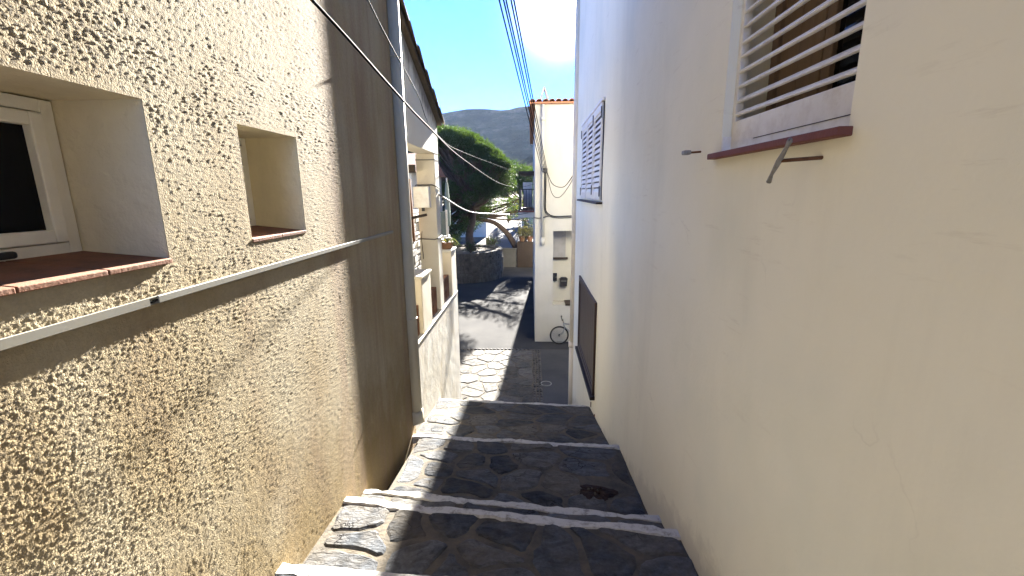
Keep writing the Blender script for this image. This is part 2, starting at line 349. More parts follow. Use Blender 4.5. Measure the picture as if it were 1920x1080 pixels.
# ------------------------------------------------------------------ crazy paving
def voronoi(seeds, bound, gap):
    out = []
    for i, s in enumerate(seeds):
        poly = list(bound)
        for j, q in enumerate(seeds):
            if i == j: continue
            dx, dy = q[0]-s[0], q[1]-s[1]; L = math.hypot(dx, dy)
            if L > 1.6: continue
            nx, ny = dx/L, dy/L; lim = L/2-gap/2
            new = []
            for k in range(len(poly)):
                a, c = poly[k], poly[(k+1) % len(poly)]
                da = (a[0]-s[0])*nx+(a[1]-s[1])*ny-lim; dc = (c[0]-s[0])*nx+(c[1]-s[1])*ny-lim
                if da <= 0: new.append(a)
                if da*dc < 0:
                    t = da/(da-dc); new.append((a[0]+(c[0]-a[0])*t, a[1]+(c[1]-a[1])*t))
            poly = new
            if len(poly) < 3: break
        out.append(poly if len(poly) >= 3 else None)
    return out
def stone_mesh(poly, surf, h=0.012, base=-0.03, rg=random, wob=0.004, seg=0.06):
    """one paving stone: wobbly outline, chamfered edge; surf maps (s,t)->3D; returns mesh + origin"""
    pts = []
    n = len(poly)
    for k in range(n):
        a, c = poly[k], poly[(k+1) % n]; L = math.hypot(c[0]-a[0], c[1]-a[1]); m = max(1, min(5, int(L/seg)))
        for q in range(m):
            t = q/m
            # corners are knocked off
            if q == 0:
                o = poly[k-1]; Lo = math.hypot(o[0]-a[0], o[1]-a[1]) or 1; r_ = min(0.03, 0.22*min(L, Lo))
                if r_ > 0.006:
                    pts.append(warp(a[0]+(o[0]-a[0])*r_/Lo, a[1]+(o[1]-a[1])*r_/Lo)); t = r_/L
            pts.append(warp(a[0]+(c[0]-a[0])*t+rg.uniform(-wob, wob), a[1]+(c[1]-a[1])*t+rg.uniform(-wob, wob)))
    cx = sum(p[0] for p in pts)/len(pts); cy = sum(p[1] for p in pts)/len(pts)
    size = max(math.hypot(p[0]-cx, p[1]-cy) for p in pts)
    ins = min(0.018, size*0.25)
    inner = []
    for p in pts:
        d = math.hypot(p[0]-cx, p[1]-cy) or 1; k = max(0.0, (d-ins)/d); inner.append((cx+(p[0]-cx)*k, cy+(p[1]-cy)*k))
    tx, ty = rg.uniform(-0.02, 0.02), rg.uniform(-0.02, 0.02); hh = h*rg.uniform(0.6, 1.3)
    O = surf(cx, cy); N = len(pts)
    V = []
    for P, dz in ((inner, None), (pts, 'e'), (pts, 'b')):
        for p in P:
            q = surf(*p)
            z = hh+tx*(p[0]-cx)+ty*(p[1]-cy)
            if dz == 'e': z -= min(0.011, hh*0.9)
            if dz == 'b': z = base
            V.append((q[0]-O[0], q[1]-O[1], q[2]-O[2]+z))
    F = [tuple(range(N))]
    for r in (0, 1): F += [(r*N+i, (r+1)*N+i, (r+1)*N+(i+1) % N, r*N+(i+1) % N) for i in range(N)]
    me = bpy.data.meshes.new('stone'); me.from_pydata(V, [], F); me.update()
    return me, O
def warp(x, y, k=1.0):
    X = np.array([x]); Y = np.array([y])
    return (x+k*(0.060*float(vnoise(X*2.7+9, Y*2.7, 70)[0])+0.030*float(vnoise(X*8, Y*8, 71)[0])+0.010*float(vnoise(X*22, Y*22, 74)[0])),
            y+k*(0.060*float(vnoise(X*2.7, Y*2.7+5, 72)[0])+0.030*float(vnoise(X*8, Y*8, 73)[0])+0.010*float(vnoise(X*22, Y*22, 75)[0])))
def pave(parent, name, surf, bound, nx, ny, gap, mat, seed, skip=None, h=0.012, jit=0.42, stretch=1.0):
    rg = random.Random(seed)
    xs = [p[0] for p in bound]; ys = [p[1] for p in bound]
    x0, x1, y0, y1 = min(xs), max(xs), min(ys), max(ys); seeds = []
    for j in range(ny):
        for i in range(nx):
            if rg.random() < 0.12: continue
            seeds.append((x0+(i+0.5+(0.25 if j % 2 else -0.25)+rg.uniform(-jit, jit))*(x1-x0)/nx, y0+(j+0.5+rg.uniform(-jit, jit))*(y1-y0)/ny))
    k = 0
    for poly in voronoi(seeds, bound, gap):
        if not poly: continue
        A = abs(sum(poly[i][0]*poly[(i+1) % len(poly)][1]-poly[(i+1) % len(poly)][0]*poly[i][1] for i in range(len(poly))))/2
        if A < 0.003: continue
        k2 = rg.uniform(0.90, 1.0); cc_ = (sum(p[0] for p in poly)/len(poly), sum(p[1] for p in poly)/len(poly)); poly = [(cc_[0]+(p[0]-cc_[0])*k2, cc_[1]+(p[1]-cc_[1])*k2) for p in poly]
        c = (sum(p[0] for p in poly)/len(poly), sum(p[1] for p in poly)/len(poly))
        if skip and skip(*c): continue
        # keep winding counter-clockwise
        if sum(poly[i][0]*poly[(i+1) % len(poly)][1]-poly[(i+1) % len(poly)][0]*poly[i][1] for i in range(len(poly))) < 0: poly = poly[::-1]
        me, O = stone_mesh(poly, surf, h, rg=rg)
        link(name, me, mat, parent, loc=O); k += 1
    return k

# ------------------------------------------------------------------ terrain
ZR = -5.2
def ground_z(x, y):
    return ZR-0.06 if y < 45 else ZR-0.06+0.02*(y-45)
g = MB()
N = 24; ext = 900
gx = np.linspace(-ext, ext, N); gy = np.concatenate([[-60], np.linspace(45, 1500, N-1)])
V = [(x, y, ground_z(x, y)) for y in gy for x in gx]
F = [(j*N+i, j*N+i+1, (j+1)*N+i+1, (j+1)*N+i) for j in range(N-1) for i in range(N-1)]
tag(MB().add(V, F).build('ground', 'earth'), 'bare earth ground under the village', 'ground', kind='structure')
# hills
def hill(name, x0, x1, y0, y1, fn, label, nx=90, ny=40):
    X, Y = np.meshgrid(np.linspace(x0, x1, nx), np.linspace(y0, y1, ny))
    Z = fn(X, Y)
    V = np.stack([X, Y, Z], -1).reshape(-1, 3); Q = np.array([(j*nx+i, j*nx+i+1, (j+1)*nx+i+1, (j+1)*nx+i) for j in range(ny-1) for i in range(nx-1)])
    o = link(name, np_mesh(name, V, Q), 'hillside', smooth=True); tag(o, label, 'hill', kind='structure')
def hfar(X, Y):
    prof = 100+5*np.clip((X+60)/60, -1.5, 1.5)-0.0006*np.clip(np.abs(X)-90, 0, None)**2
    ridge = np.clip((Y-330)/190, 0, 1)**0.8*np.clip((900-Y)/330, 0, 1)
    return prof*ridge+5*vnoise(X/60, Y/60, 3)*ridge+3*vnoise(X/22, Y/22, 4)*ridge-10
hill('hill', -420, 420, 300, 900, hfar, 'large hazy scrub covered hill closing the view')
def hlow(X, Y):
    prof = 31*np.clip((X+34)/46, 0, 1)**0.7
    ridge = np.clip((Y-180)/70, 0, 1)**0.8*np.clip((330-Y)/70, 0, 1)
    return prof*ridge+5*vnoise(X/25, Y/25, 8)*ridge-6
hill('hill_spur', -60, 220, 170, 340, hlow, 'lower pale spur of the hill beside the far house')

# ------------------------------------------------------------------ road and paving at the foot of the stairs
rd = tag(MB().add([(-16, 14.2, ZR), (14, 14.2, ZR), (14, 60, ZR), (-16, 60, ZR)], [(0, 1, 2, 3)]).build('road', 'asphalt'), 'worn asphalt road crossing beyond the paved apron', 'road', kind='structure')
ap = thing('paved_apron', (0, 12, ZR), 'flagstone apron at the foot of the stairs', 'pavement', kind='structure')
MB().add([(-8, 8.0, ZR-0.004), (0.32, 8.0, ZR-0.004), (0.32, 14.2, ZR-0.004), (-8, 14.2, ZR-0.004)], [(0, 1, 2, 3)]).build('mortar_bed', 'mortar', ap)
pave(ap, 'flagstone', lambda x, y: Vector((x, y, ZR)), [(-4.3, 9.6), (0.05, 9.6), (0.05, 14.1), (-4.3, 14.1)], 9, 9, 0.016, 'flag', 11, h=0.009)
rg = random.Random(5)
for i in range(34):   # row of cobbles between apron and asphalt
    x = -4.3+i*0.128; s = rg.uniform(0.85, 1.1)
    me = bpy.data.meshes.new('cobble')
    bm = bmesh.new(); bmesh.ops.create_icosphere(bm, subdivisions=1, radius=0.07)
    for v in bm.verts: v.co = Vector((v.co.x*0.9*s*rg.uniform(.9, 1.1), v.co.y*0.9, v.co.z*0.55))
    bm.to_mesh(me); bm.free()
    link('cobble', me, 'cobble', ap, True, loc=(x, 14.17+rg.uniform(-0.015, 0.015), ZR+0.005))
k = 0
for j in range(30):   # cobbled drain strip down the shaded side
    for i in range(3):
        me = bpy.data.meshes.new('cobble'); bm = bmesh.new(); bmesh.ops.create_icosphere(bm, subdivisions=1, radius=0.07)
        for v in bm.verts: v.co = Vector((v.co.x*0.55*rg.uniform(.85, 1.15), v.co.y*1.05*rg.uniform(.85, 1.1), v.co.z*0.5))
        bm.to_mesh(me); bm.free()
        link('cobble', me, 'cobble', ap, True, loc=(0.10+i*0.085+rg.uniform(-.012, .012), 9.8+j*0.148+rg.uniform(-.02, .02), ZR-0.002))
dk = MB().add([(0.32, 8.0, ZR-0.002), (9, 8.0, ZR-0.002), (9, 14.195, ZR-0.002), (0.32, 14.195, ZR-0.002)], [(0, 1, 2, 3)]).build('shaded_yard', 'dark_asphalt')
tag(dk, 'dark asphalt strip between the two cream houses', 'pavement', kind='structure')
mh = thing('manhole_cover', (0.42, 11.45, ZR), 'small round iron cover set in the shaded dark asphalt', 'manhole cover')
MB().tube([(0.42, 11.45, ZR), (0.42, 11.45, ZR+0.012)], 0.13, 24).build('lid', 'dark_asphalt', mh)
MB().ring((0.42, 11.45, ZR+0.012), (0, 0, 1), 0.145, 0.014, 28).build('rim', 'galvanised', mh)

# ------------------------------------------------------------------ stairs
stairs = thing('stone_stairs', (0, 3, -2.6), 'descending slate stairs with whitewashed nosings', 'stairs', kind='structure')
XR = 0.96
# nosings: (left xyz, right xyz); near edge of each tread sits below the nosing above it
NS = [((-1.36, -1.10, -1.42), (XR, -1.10, -1.42)),
      ((-1.36, 0.55, -1.74), (XR, 0.50, -1.74)),
      ((-1.36, 2.00, -1.99), (XR, 1.86, -2.00)),
      ((-1.36, 2.81, -2.200), (XR, 2.55, -2.190)),
      ((-1.36, 3.15, -2.376), (XR, 2.93, -2.405)),
      ((-1.40, 4.62, -2.750), (XR, 4.42, -2.740)),
      ((-1.50, 6.68, -3.320), (XR, 6.75, -3.455)),
      ((-1.50, 7.55, -3.98), (XR, 7.55, -3.98)),
      ((-1.50, 8.35, -4.40), (XR, 8.35, -4.40)),
      ((-1.50, 9.10, -4.80), (XR, 9.10, -4.80))]
DROP = [0.16, 0.16, 0.14, 0.135, 0.165, 0.19, 0.2, 0.2, 0.2]
def nos_pt(i, s): a, c = NS[i]; return Vector(a).lerp(Vector(c), s)
hole = (0.575, 3.49)
for i in range(1, len(NS)):
    A, Bq = NS[i-1], NS[i]
    dr = DROP[i-1]
    inset = 0.10 if i == 5 else 0.0
    def surf(x, t, i=i, dr=dr):   # x metres, t in 0..1 along the tread
        a, c = NS[i-1], NS[i]
        s0 = (x-a[0][0])/(a[1][0]-a[0][0]); s1 = (x-c[0][0])/(c[1][0]-c[0][0])
        p = nos_pt(i-1, s0); q = nos_pt(i, s1)
        return Vector((x, p.y+(q.y-p.y)*t, (p.z-dr)+(q.z-p.z+dr)*t))
    xl = min(A[0][0], Bq[0][0])+inset if i != 6 else -1.5
    if i == 5: xl = -1.27
    depth = (surf(0, 1)-surf(0, 0)).length
    # solid mass of the step under the stones
    m = MB(); nxs, nts = 24, 10
    V = [surf(xl+(XR+0.02-xl)*k/nxs, -0.05+(1.05)*j/nts) for j in range(nts+1) for k in range(nxs+1)]
    m.add(V, [(j*(nxs+1)+k, j*(nxs+1)+k+1, (j+1)*(nxs+1)+k+1, (j+1)*(nxs+1)+k) for j in range(nts) for k in range(nxs)])
    a = surf(xl, 1); c = surf(XR+0.02, 1); e = surf(xl, -0.05)
    m.add([a, c, (c.x, c.y, c.z-0.7), (a.x, a.y, a.z-0.7)], [(0, 3, 2, 1)])
    m.add([a, e, (e.x, e.y, e.z-0.7), (a.x, a.y, a.z-0.7)], [(0, 1, 2, 3)])
    m.build('tread_bed', 'mortar', stairs, smooth=False)
    # stones
    def S2(x, d, surf=surf, depth=depth): return surf(x, d/depth)
    lo_, hi_ = 0.0, depth-0.05
    if i == 4: lo_, hi_ = 0.02, depth-0.06
    if i in (3, 4, 5, 6):
        nx = {3: 6, 4: 6, 5: 6, 6: 6}[i]; ny = {3: 3, 4: 1, 5: 5, 6: 7}[i]
        skip = (lambda x, d, S2=S2: math.hypot((x-hole[0])/0.19, (S2(x, d).y-hole[1])/0.14) < 1.0) if i == 5 else None
        pave(stairs, 'paving_stone', S2, [(xl+0.02, lo_), (XR-0.01, lo_), (XR-0.01, hi_), (xl+0.02, hi_)], nx, ny, 0.028, 'slate', 20+i, skip, h=0.009)
    else:
        pave(stairs, 'paving_stone', S2, [(xl+0.02, lo_), (XR-0.01, lo_), (XR-0.01, hi_), (xl+0.02, hi_)], 5, 3, 0.03, 'slate', 20+i, None, h=0.013)
for i in range(0, len(NS)):  # whitewashed, uneven nosing of each step
    rg = random.Random(40+i); a, c = Vector(NS[i][0]), Vector(NS[i][1]); n = 46
    if i == 5: a = a+(c-a)*0.0
    prof = []; ph = [rg.uniform(0, 6) for _ in range(4)]
    V = []
    for k in range(n+1):
        p = a.lerp(c, k/n); q = k/n*18
        w1 = 0.010*math.sin(q*1.3+ph[0])+rg.uniform(-.008, .008)-(0.022 if rg.random() < .14 else 0)
        w2 = 0.014*math.sin(q*0.9+ph[1])+rg.uniform(-.011, .011)
        z = 0.006*math.sin(q*0.8+ph[2])+rg.uniform(-.003, .003)
        bk = 0.075+w2; fr = 0.012+w1*0.6
        th = 0.050+0.014*math.sin(q*1.1+ph[3])+rg.uniform(-.005, .005)
        V += [p+Vector((0, -bk, 0.002+z*0.3)), p+Vector((0, -bk+0.012, 0.018+z)), p+Vector((0, fr-0.012, 0.016+z)), p+Vector((0, fr, z+0.004)), p+Vector((0, fr-0.004, -th)), p+Vector((0, -bk, -th))]
    F = []
    for k in range(n):
        F += [(k*6+j, (k+1)*6+j, (k+1)*6+(j+1) % 6, k*6+(j+1) % 6) for j in range(6)]
    F += [tuple(range(6))[::-1], tuple(range(n*6, n*6+6))]
    m = MB().add(V, F); m.f = [f[::-1] for f in m.f]
    m.build('nosing', 'nosing_paint', stairs, smooth=False)
# gutter beside the stairs
MB().add([(-1.42, 2.9, -2.60), (-1.25, 2.9, -2.60), (-1.25, 4.75, -2.93), (-1.42, 4.75, -2.93)], [(0, 1, 2, 3)]).build('gutter_bed', 'earth', stairs)
# pothole with rusty soil
hp = thing('pothole', (hole[0], hole[1], -2.65), 'rusty soil filled hole in the stair landing by the wall', 'pothole')
rg = random.Random(3); V = [(hole[0], hole[1], -2.652)]; nn = 26
def tread5(x, y):
    a, c = NS[4], NS[5]; s0 = (x-a[0][0])/(a[1][0]-a[0][0]); s1 = (x-c[0][0])/(c[1][0]-c[0][0]); p = nos_pt(4, s0); q = nos_pt(5, s1); t = (y-p.y)/(q.y-p.y)
    return (p.z-DROP[4])+(q.z-p.z+DROP[4])*t
V = [(hole[0], hole[1], tread5(*hole)+0.010)]
for r_ in (0.6, 1.0):
    for k in range(nn):
        t = 2*math.pi*k/nn; rr = r_*(1+0.16*math.sin(3*t+1)+rg.uniform(-.08, .08)); x = hole[0]+0.170*rr*math.cos(t); y = hole[1]+0.135*rr*math.sin(t)
        V.append((x, y, tread5(x, y)+(0.012+rg.uniform(-.006, .006) if r_ < 1 else 0.004)))
F = [(0, 1+k, 1+(k+1) % nn) for k in range(nn)]+[(1+k, 1+nn+k, 1+nn+(k+1) % nn, 1+(k+1) % nn) for k in range(nn)]
MB().add(V, F).build('soil', 'rust_earth', hp)
for k in range(12):
    t = rg.uniform(0, 6.28); rr = rg.uniform(0, .9); x = hole[0]+0.15*rr*math.cos(t); y = hole[1]+0.09*rr*math.sin(t)
    me = bpy.data.meshes.new('pebble'); bm = bmesh.new(); bmesh.ops.create_icosphere(bm, subdivisions=1, radius=rg.uniform(.006, .016))
    for v in bm.verts: v.co *= rg.uniform(.75, 1.2)
    bm.to_mesh(me); bm.free(); link('pebble', me, 'rust_earth' if k % 3 else 'mortar', hp, loc=(x, y, tread5(x, y)+.016))

# ------------------------------------------------------------------ left house with rough stucco
XL = -1.36
def roof_z(y): return 2.02+0.42*(5.29-y) if y > -2 else 2.02+0.42*7.29-0.42*(-2-y)
lh = thing('stucco_house', (-3.5, 1.0, -2.6), 'rough ochre stucco house with small deep windows along the stairs', 'house')
YE = 4.72  # end of the stucco wall
WIN = [(0.30, 1.60, -0.234, 0.333), (2.11, 2.64, -0.215, 0.324)]
def grid(a, b_, step, snaps):
    out = [a]; s = sorted([x for x in snaps if a < x < b_]+[b_]); cur = a
    for t in s:
        n = max(1, int(round((t-cur)/step(0.5*(t+cur)) if callable(step) else (t-cur)/step)))
        if callable(step):
            xs = [cur]
            while xs[-1] < t-step(xs[-1])*0.6: xs.append(xs[-1]+step(xs[-1]))
            xs[-1] = t if len(xs) > 1 and t-xs[-1] < step(t)*0.6 else xs[-1]
            if xs[-1] != t: xs.append(t)
            out += xs[1:]
        else:
            out += [cur+(t-cur)*(k+1)/n for k in range(n)]
        cur = t
    return np.array(out)
YN, ZN0, ZN1 = -1.6, -2.95, 2.55
ys = grid(YN, YE, lambda y: max(0.0030, 0.0050*y) if y > 0.3 else 0.0030+0.010*(0.3-y), [0.30, 1.60, 2.11, 2.64])
zs = np.concatenate([grid(ZN0, -1.30, 0.0064, [])[:-1], grid(-1.30, 0.60, 0.0036, [-0.234, -0.215, 0.324, 0.333]), grid(0.60, ZN1, 0.0068, [])[1:]])
Yg, Zg = np.meshgrid(ys, zs)
def relief(Y, Z):
    wx = 0.003*vnoise(Y*60, Z*60, 51); wz = 0.003*vnoise(Y*60, Z*60, 52)
    Yw, Zw = Y+wx, Z+wz
    up = np.clip((Z+0.3)/0.6, 0, 1)                        # coarser trowelled flakes higher up
    fine = vnoise(Yw*72, Zw*68, 1)*0.24+vnoise(Yw*125, Zw*118, 2)*0.50+vnoise(Yw*205, Zw*190, 3)*0.36
    flake = vnoise(Yw*72+Zw*14, Zw*50-Yw*10, 5)*0.32+vnoise(Yw*118+Zw*20, Zw*88, 6)*0.48+vnoise(Yw*205, Zw*180, 7)*0.36
    h = fine*(1-up)+flake*up
    h = np.where(h > 0, h*1.25, h*0.75)
    h = h*0.0039*(1+0.35*vnoise(Y*2.3, Z*2.3, 12)+0.5*vnoise(Y*7, Z*7, 13))
    h += 0.0006*vnoise(Y*4, Z*4, 9)+0.0012*vnoise(Y*0.9, Z*0.9, 10)
    smooth = np.clip((Y-3.35)/0.25, 0, 1)                     # plainer render near the pipe
    h = h*(1-0.35*smooth)
    return h
H = relief(Yg, Zg)
edge = np.ones_like(H)
for (y0, y1, z0, z1) in WIN:   # arrises settle to the plane of the wall
    dx = np.maximum(np.maximum(y0-Yg, Yg-y1), 0); dz = np.maximum(np.maximum(z0-Zg, Zg-z1), 0)
    edge = np.minimum(edge, np.clip(np.hypot(dx, dz)/0.03, 0.25, 1))
H *= edge
V = np.stack([XL+H, Yg, Zg], -1).reshape(-1, 3)
ny_, nz_ = len(ys), len(zs)
I, J = np.meshgrid(np.arange(ny_-1), np.arange(nz_-1)); I = I.ravel(); J = J.ravel()
yc = 0.25*(Yg[J, I]+Yg[J, I+1]+Yg[J+1, I]+Yg[J+1, I+1]); zc = 0.25*(Zg[J, I]+Zg[J, I+1]+Zg[J+1, I]+Zg[J+1, I+1])
keep = np.ones(len(I), bool)
for (y0, y1, z0, z1) in WIN: keep &= ~((yc > y0) & (yc < y1) & (zc > z0) & (zc < z1))
I, J = I[keep], J[keep]
Q = np.stack([J*ny_+I, J*ny_+I+1, (J+1)*ny_+I+1, (J+1)*ny_+I], -1)
link('stucco_wall', np_mesh('stucco_wall', V, Q), 'rough_stucco', lh, True)
# rest of the house: wall behind the camera, wall above, back and end walls, roof
m = MB()
m.add([(XL, YN, -6.4), (XL, YE, -6.4), (XL, YE, ZN0), (XL, YN, ZN0)], [(0, 1, 2, 3)])
m.add([(XL, YN, ZN1), (XL, 4.02, ZN1), (XL, YN, roof_z(YN))], [(0, 1, 2)])
m.add([(XL, -7, -6.4), (XL, YN, -6.4), (XL, YN, roof_z(YN)), (XL, -2, roof_z(-2)), (XL, -7, roof_z(-7))], [(0, 1, 2, 3, 4)])
m.build('stucco_wall', 'rough_stucco', lh)
m = MB()
m.add([(-7, -7, -5.2), (XL, -7, -5.2), (XL, -7, roof_z(-7)), (-7, -7, roof_z(-7))], [(0, 1, 2, 3)])
m.add([(-7, -7, -5.2), (-7, YE, -5.2), (-7, YE, roof_z(YE)), (-7, -2, roof_z(-2)), (-7, -7, roof_z(-7))], [(0, 1, 2, 3, 4)])
m.add([(-7, YE, -5.2), (XL-0.001, YE, -5.2), (XL-0.001, YE, 2.25), (-7, YE, 2.25)], [(0, 3, 2, 1)])
m.build('house_shell', 'old_plaster', lh)
for wi, (y0, y1, z0, z1) in enumerate(WIN):
    D = 0.33 if wi == 0 else 0.30
    wn = thing('window', ((XL-D), (y0+y1)/2, z0)); wn.parent = lh; wn.location = Vector((XL-D, (y0+y1)/2, z0))-lh.location
    # plastered reveals with trowel marks
    for nm, P in (('reveal', [(XL-0.002, y1, z0), (XL-D-0.05, y1, z0), (XL-D-0.05, y1, z1), (XL-0.002, y1, z1)]),
                  ('reveal', [(XL-0.002, y0, z0), (XL-0.002, y0, z1), (XL-D-0.05, y0, z1), (XL-D-0.05, y0, z0)]),
                  ('reveal', [(XL-0.002, y0, z1), (XL-0.002, y1, z1), (XL-D-0.05, y1, z1), (XL-D-0.05, y0, z1)])):
        n = 36; a, b1, c, d = [Vector(p) for p in P]; VV = []
        nrm = (b1-a).cross(d-a).normalized()
        for j in range(n+1):
            for i in range(n+1):
                p = a.lerp(b1, i/n).lerp(d.lerp(c, i/n), j/n)
                q = float(vnoise(np.array([p.y*9+p.x*9]), np.array([p.z*13+p.x*4]), 60+wi)[0])*0.006+float(vnoise(np.array([p.y*25+p.x*25]), np.array([p.z*30]), 61)[0])*0.003
                e = min(1, min(i, j, n-i, n-j)/3)
                VV.append(p+nrm*q*e)
        MB().add(VV, [(j*(n+1)+i, j*(n+1)+i+1, (j+1)*(n+1)+i+1, (j+1)*(n+1)+i) for j in range(n) for i in range(n)]).build(nm, 'reveal_plaster', wn, True)
    # terracotta sill, sloping outwards
    zi = z0+0.036
    xo = XL+(0.012 if wi == 0 else 0.004)
    nt_ = 5 if wi == 0 else 2
    for k in range(nt_):
        ya, yb = y0+(y1-y0)*k/nt_+0.002, y0+(y1-y0)*(k+1)/nt_-0.002
        MB().prism([(xo, ya, z0-0.014), (xo, ya, z0+0.004), (XL-D-0.02, ya, zi), (XL-D-0.02, ya, zi-0.03)], (0, yb-ya, 0)).build('sill_tile', 'sill_tile', wn, bevel=0.003)
    xf = XL-D
    def rect_frame(x0, x1, a0, a1, b0, b1, wd):
        m = MB(); m.box((x0, a0, b0), (x1, a0+wd, b1)).box((x0, a1-wd, b0), (x1, a1, b1)).box((x0, a0+wd, b0), (x1, a1-wd, b0+wd)).box((x0, a0+wd, b1-wd), (x1, a1-wd, b1)); return m
    fz0, fz1 = z0+0.030, z1-0.004
    rect_frame(xf-0.05, xf, y0+0.003, y1-0.004, fz0, fz1, 0.042).build('outer_frame', 'white_frame', wn, bevel=0.003)
    if wi == 0:
        rect_frame(xf-0.045, xf+0.010, y0+0.047, y1-0.050, fz0+0.045, fz1-0.046, 0.045).build('sash', 'white_frame', wn, bevel=0.005)
        box('pane', (xf-0.030, y0+0.09, fz0+0.088), (xf-0.022, y1-0.094, fz1-0.090), 'glass_dark', wn)
        MB().box((xf+0.012, 1.24, fz0+0.010), (xf+0.03, 1.36, fz0+0.034)).build('handle', 'black_metal', wn, bevel=0.008)
    else:
        rect_frame(xf-0.045, xf+0.012, y0+0.047, y1-0.047, fz0+0.045, fz1-0.046, 0.04).build('sash', 'white_frame', wn, bevel=0.004)
        box('pane', (xf-0.030, y0+0.08, fz0+0.08), (xf-0.022, y1-0.08, fz1-0.08), 'glass_dark', wn)
# plastic cable trunking along the wall, its lid broken off in the near half
zt = -0.366
tr = thing('cable_trunking', (XL, 2.4, zt)); tr.parent = lh; tr.location = Vector((XL, 2.4, zt))-lh.location
MB().box((XL+0.004, -1.5, zt-0.013), (XL+0.010, 4.30, zt+0.013)).build('back_plate', 'trunking', tr)
MB().box((XL+0.010, -1.5, zt+0.010), (XL+0.0140, 1.50, zt+0.013)).box((XL+0.010, -1.5, zt-0.013), (XL+0.0140, 1.50, zt-0.010)).build('channel_lip', 'trunking', tr)
MB().box((XL+0.010, 1.50, zt-0.014), (XL+0.0175, 4.30, zt+0.014)).build('lid', 'trunking', tr, bevel=0.003)
box('lid', (XL+0.0145, -1.5, zt-0.0135), (XL+0.0175, 1.462, zt+0.0135), 'trunking', tr)
MB().tube([(XL+0.0125, 1.38, zt), (XL+0.0125, 1.48, zt-0.002), (XL+0.0125, 1.52, zt)], 0.004, 6).build('cable', 'black_cable', tr, True)
# downpipe at the corner
px, py_ = XL+0.035, YE-0.05
dp = thing('downpipe', (px, py_, -2.5)); dp.parent = lh; dp.location = Vector((px, py_, -2.5))-lh.location
tubeo('pipe', [(px, py_, -2.50), (px, py_, 2.15)], 0.063, 'pipe_paint', dp, 20)
MB().tube([(px, py_, -2.46), (px, py_, -2.56), (px+0.02, py_-0.02, -2.62)], 0.075, 20).build('shoe', 'pipe_paint', dp, True)
for z in (-1.35, 1.3):
    MB().ring((px, py_, z), (0, 0, 1), 0.065, 0.007, 22).box((px-0.10, py_-0.01, z-0.012), (px-0.05, py_+0.01, z+0.012)).build('clip', 'pipe_paint', dp, True)
# second, smooth part of the house: wall above the porch, corner column
XC = -1.5
m = MB()
zb = 0.60
for a, c in ((YE-0.05, 7.43),):
    m.prism([(XC, a, zb), (XC, c, zb), (XC, c, roof_z(c)-0.03), (XC, a, roof_z(a)-0.03)], (-0.28, 0, 0))
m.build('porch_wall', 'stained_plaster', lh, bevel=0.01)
MB().box((XC-0.30, 7.12, -1.9), (XC-0.002, 7.425, zb-0.002)).build('column', 'stained_plaster', lh, bevel=0.012)
box('mortar_band', (XC-0.304, 7.115, 0.50), (XC+0.001, 7.425, 0.515), 'concrete', lh)
# roof slab and verge tiles
m = MB()
for a, c in ((-2, 7.55), (-7.3, -2)):
    m.prism([(XC+0.06, a, roof_z(a)), (XC+0.06, c, roof_z(c)), (XC+0.06, c, roof_z(c)+0.05), (XC+0.06, a, roof_z(a)+0.05)], (-5.8, 0, 0))
m.build('roof_slab', 'old_tile', lh)
def tile_mesh(L=0.46, r0=0.095, r1=0.075, th=0.016, n=8):
    V = []
    for (y, r) in ((0, r0), (L, r1)):
        for q, rr in ((0, r), (1, r-th)):
            V += [(rr*math.cos(math.pi*k/n), y, rr*math.sin(math.pi*k/n)*0.8) for k in range(n+1)]
    k1 = n+1; F = []
    for k in range(n):
        F += [(k, k+1, 2*k1+k+1, 2*k1+k), (k1+k, 3*k1+k, 3*k1+k+1, k1+k+1), (k, k1+k, k1+k+1, k+1), (2*k1+k, 2*k1+k+1, 3*k1+k+1, 3*k1+k)]
    F += [(0, 2*k1, 3*k1, k1), (n, k1+n, 3*k1+n, 2*k1+n)]
    me = bpy.data.meshes.new('roof_tile'); me.from_pydata(V, [], F); me.update(); return me
TM = tile_mesh(); TM.materials.append(M['old_tile'])
ang = math.atan(0.42)
for k in range(22):   # verge tiles, overlapping down the slope
    y = 7.62-k*0.40
    for q in range(2):
        o = link('roof_tile', TM, None, lh, True, loc=(XC+0.02-q*0.20, y, roof_z(y)+0.05+0.012*(k % 2)))
        o.rotation_euler = (ang, 0, math.pi+rg.uniform(-.04, .04)); o.scale = (1, 1, 1)
        o.rotation_euler = (-ang, 0, rg.uniform(-.04, .04)); o.location.y -= 0.40; o.location.z += 0.40*0.42
m = MB()
for q in range(2, 28):
    x = XC+0.02-q*0.2; n = 6
    for a, c in ((-2, 7.6),):
        V = [(x+0.095*math.cos(math.pi*k/n), yy, roof_z(yy)+0.05+0.075*math.sin(math.pi*k/n)) for yy in (a, c) for k in range(n+1)]
        m.add(V, [(k, k+1, n+1+k+1, n+1+k) for k in range(n)])
o = m.build('tile_rows', 'old_tile', lh); o['kind'] = 'stuff'
# porch canopy bits behind the column
box('porch_beam', (XC-0.62, 5.0, 0.42), (XC-0.30, 5.6, 0.60), 'dark_wood', lh)
for k in range(4): box('rafter', (XC-0.75, 5.7+0.42*k, 0.40-0.03*k), (XC-0.29, 5.80+0.42*k, 0.52-0.03*k), 'dark_wood', lh)
# terrace floor
box('terrace_floor', (-6, YE, -2.75), (XC-0.20, 9.5, -2.62), 'concrete', lh)
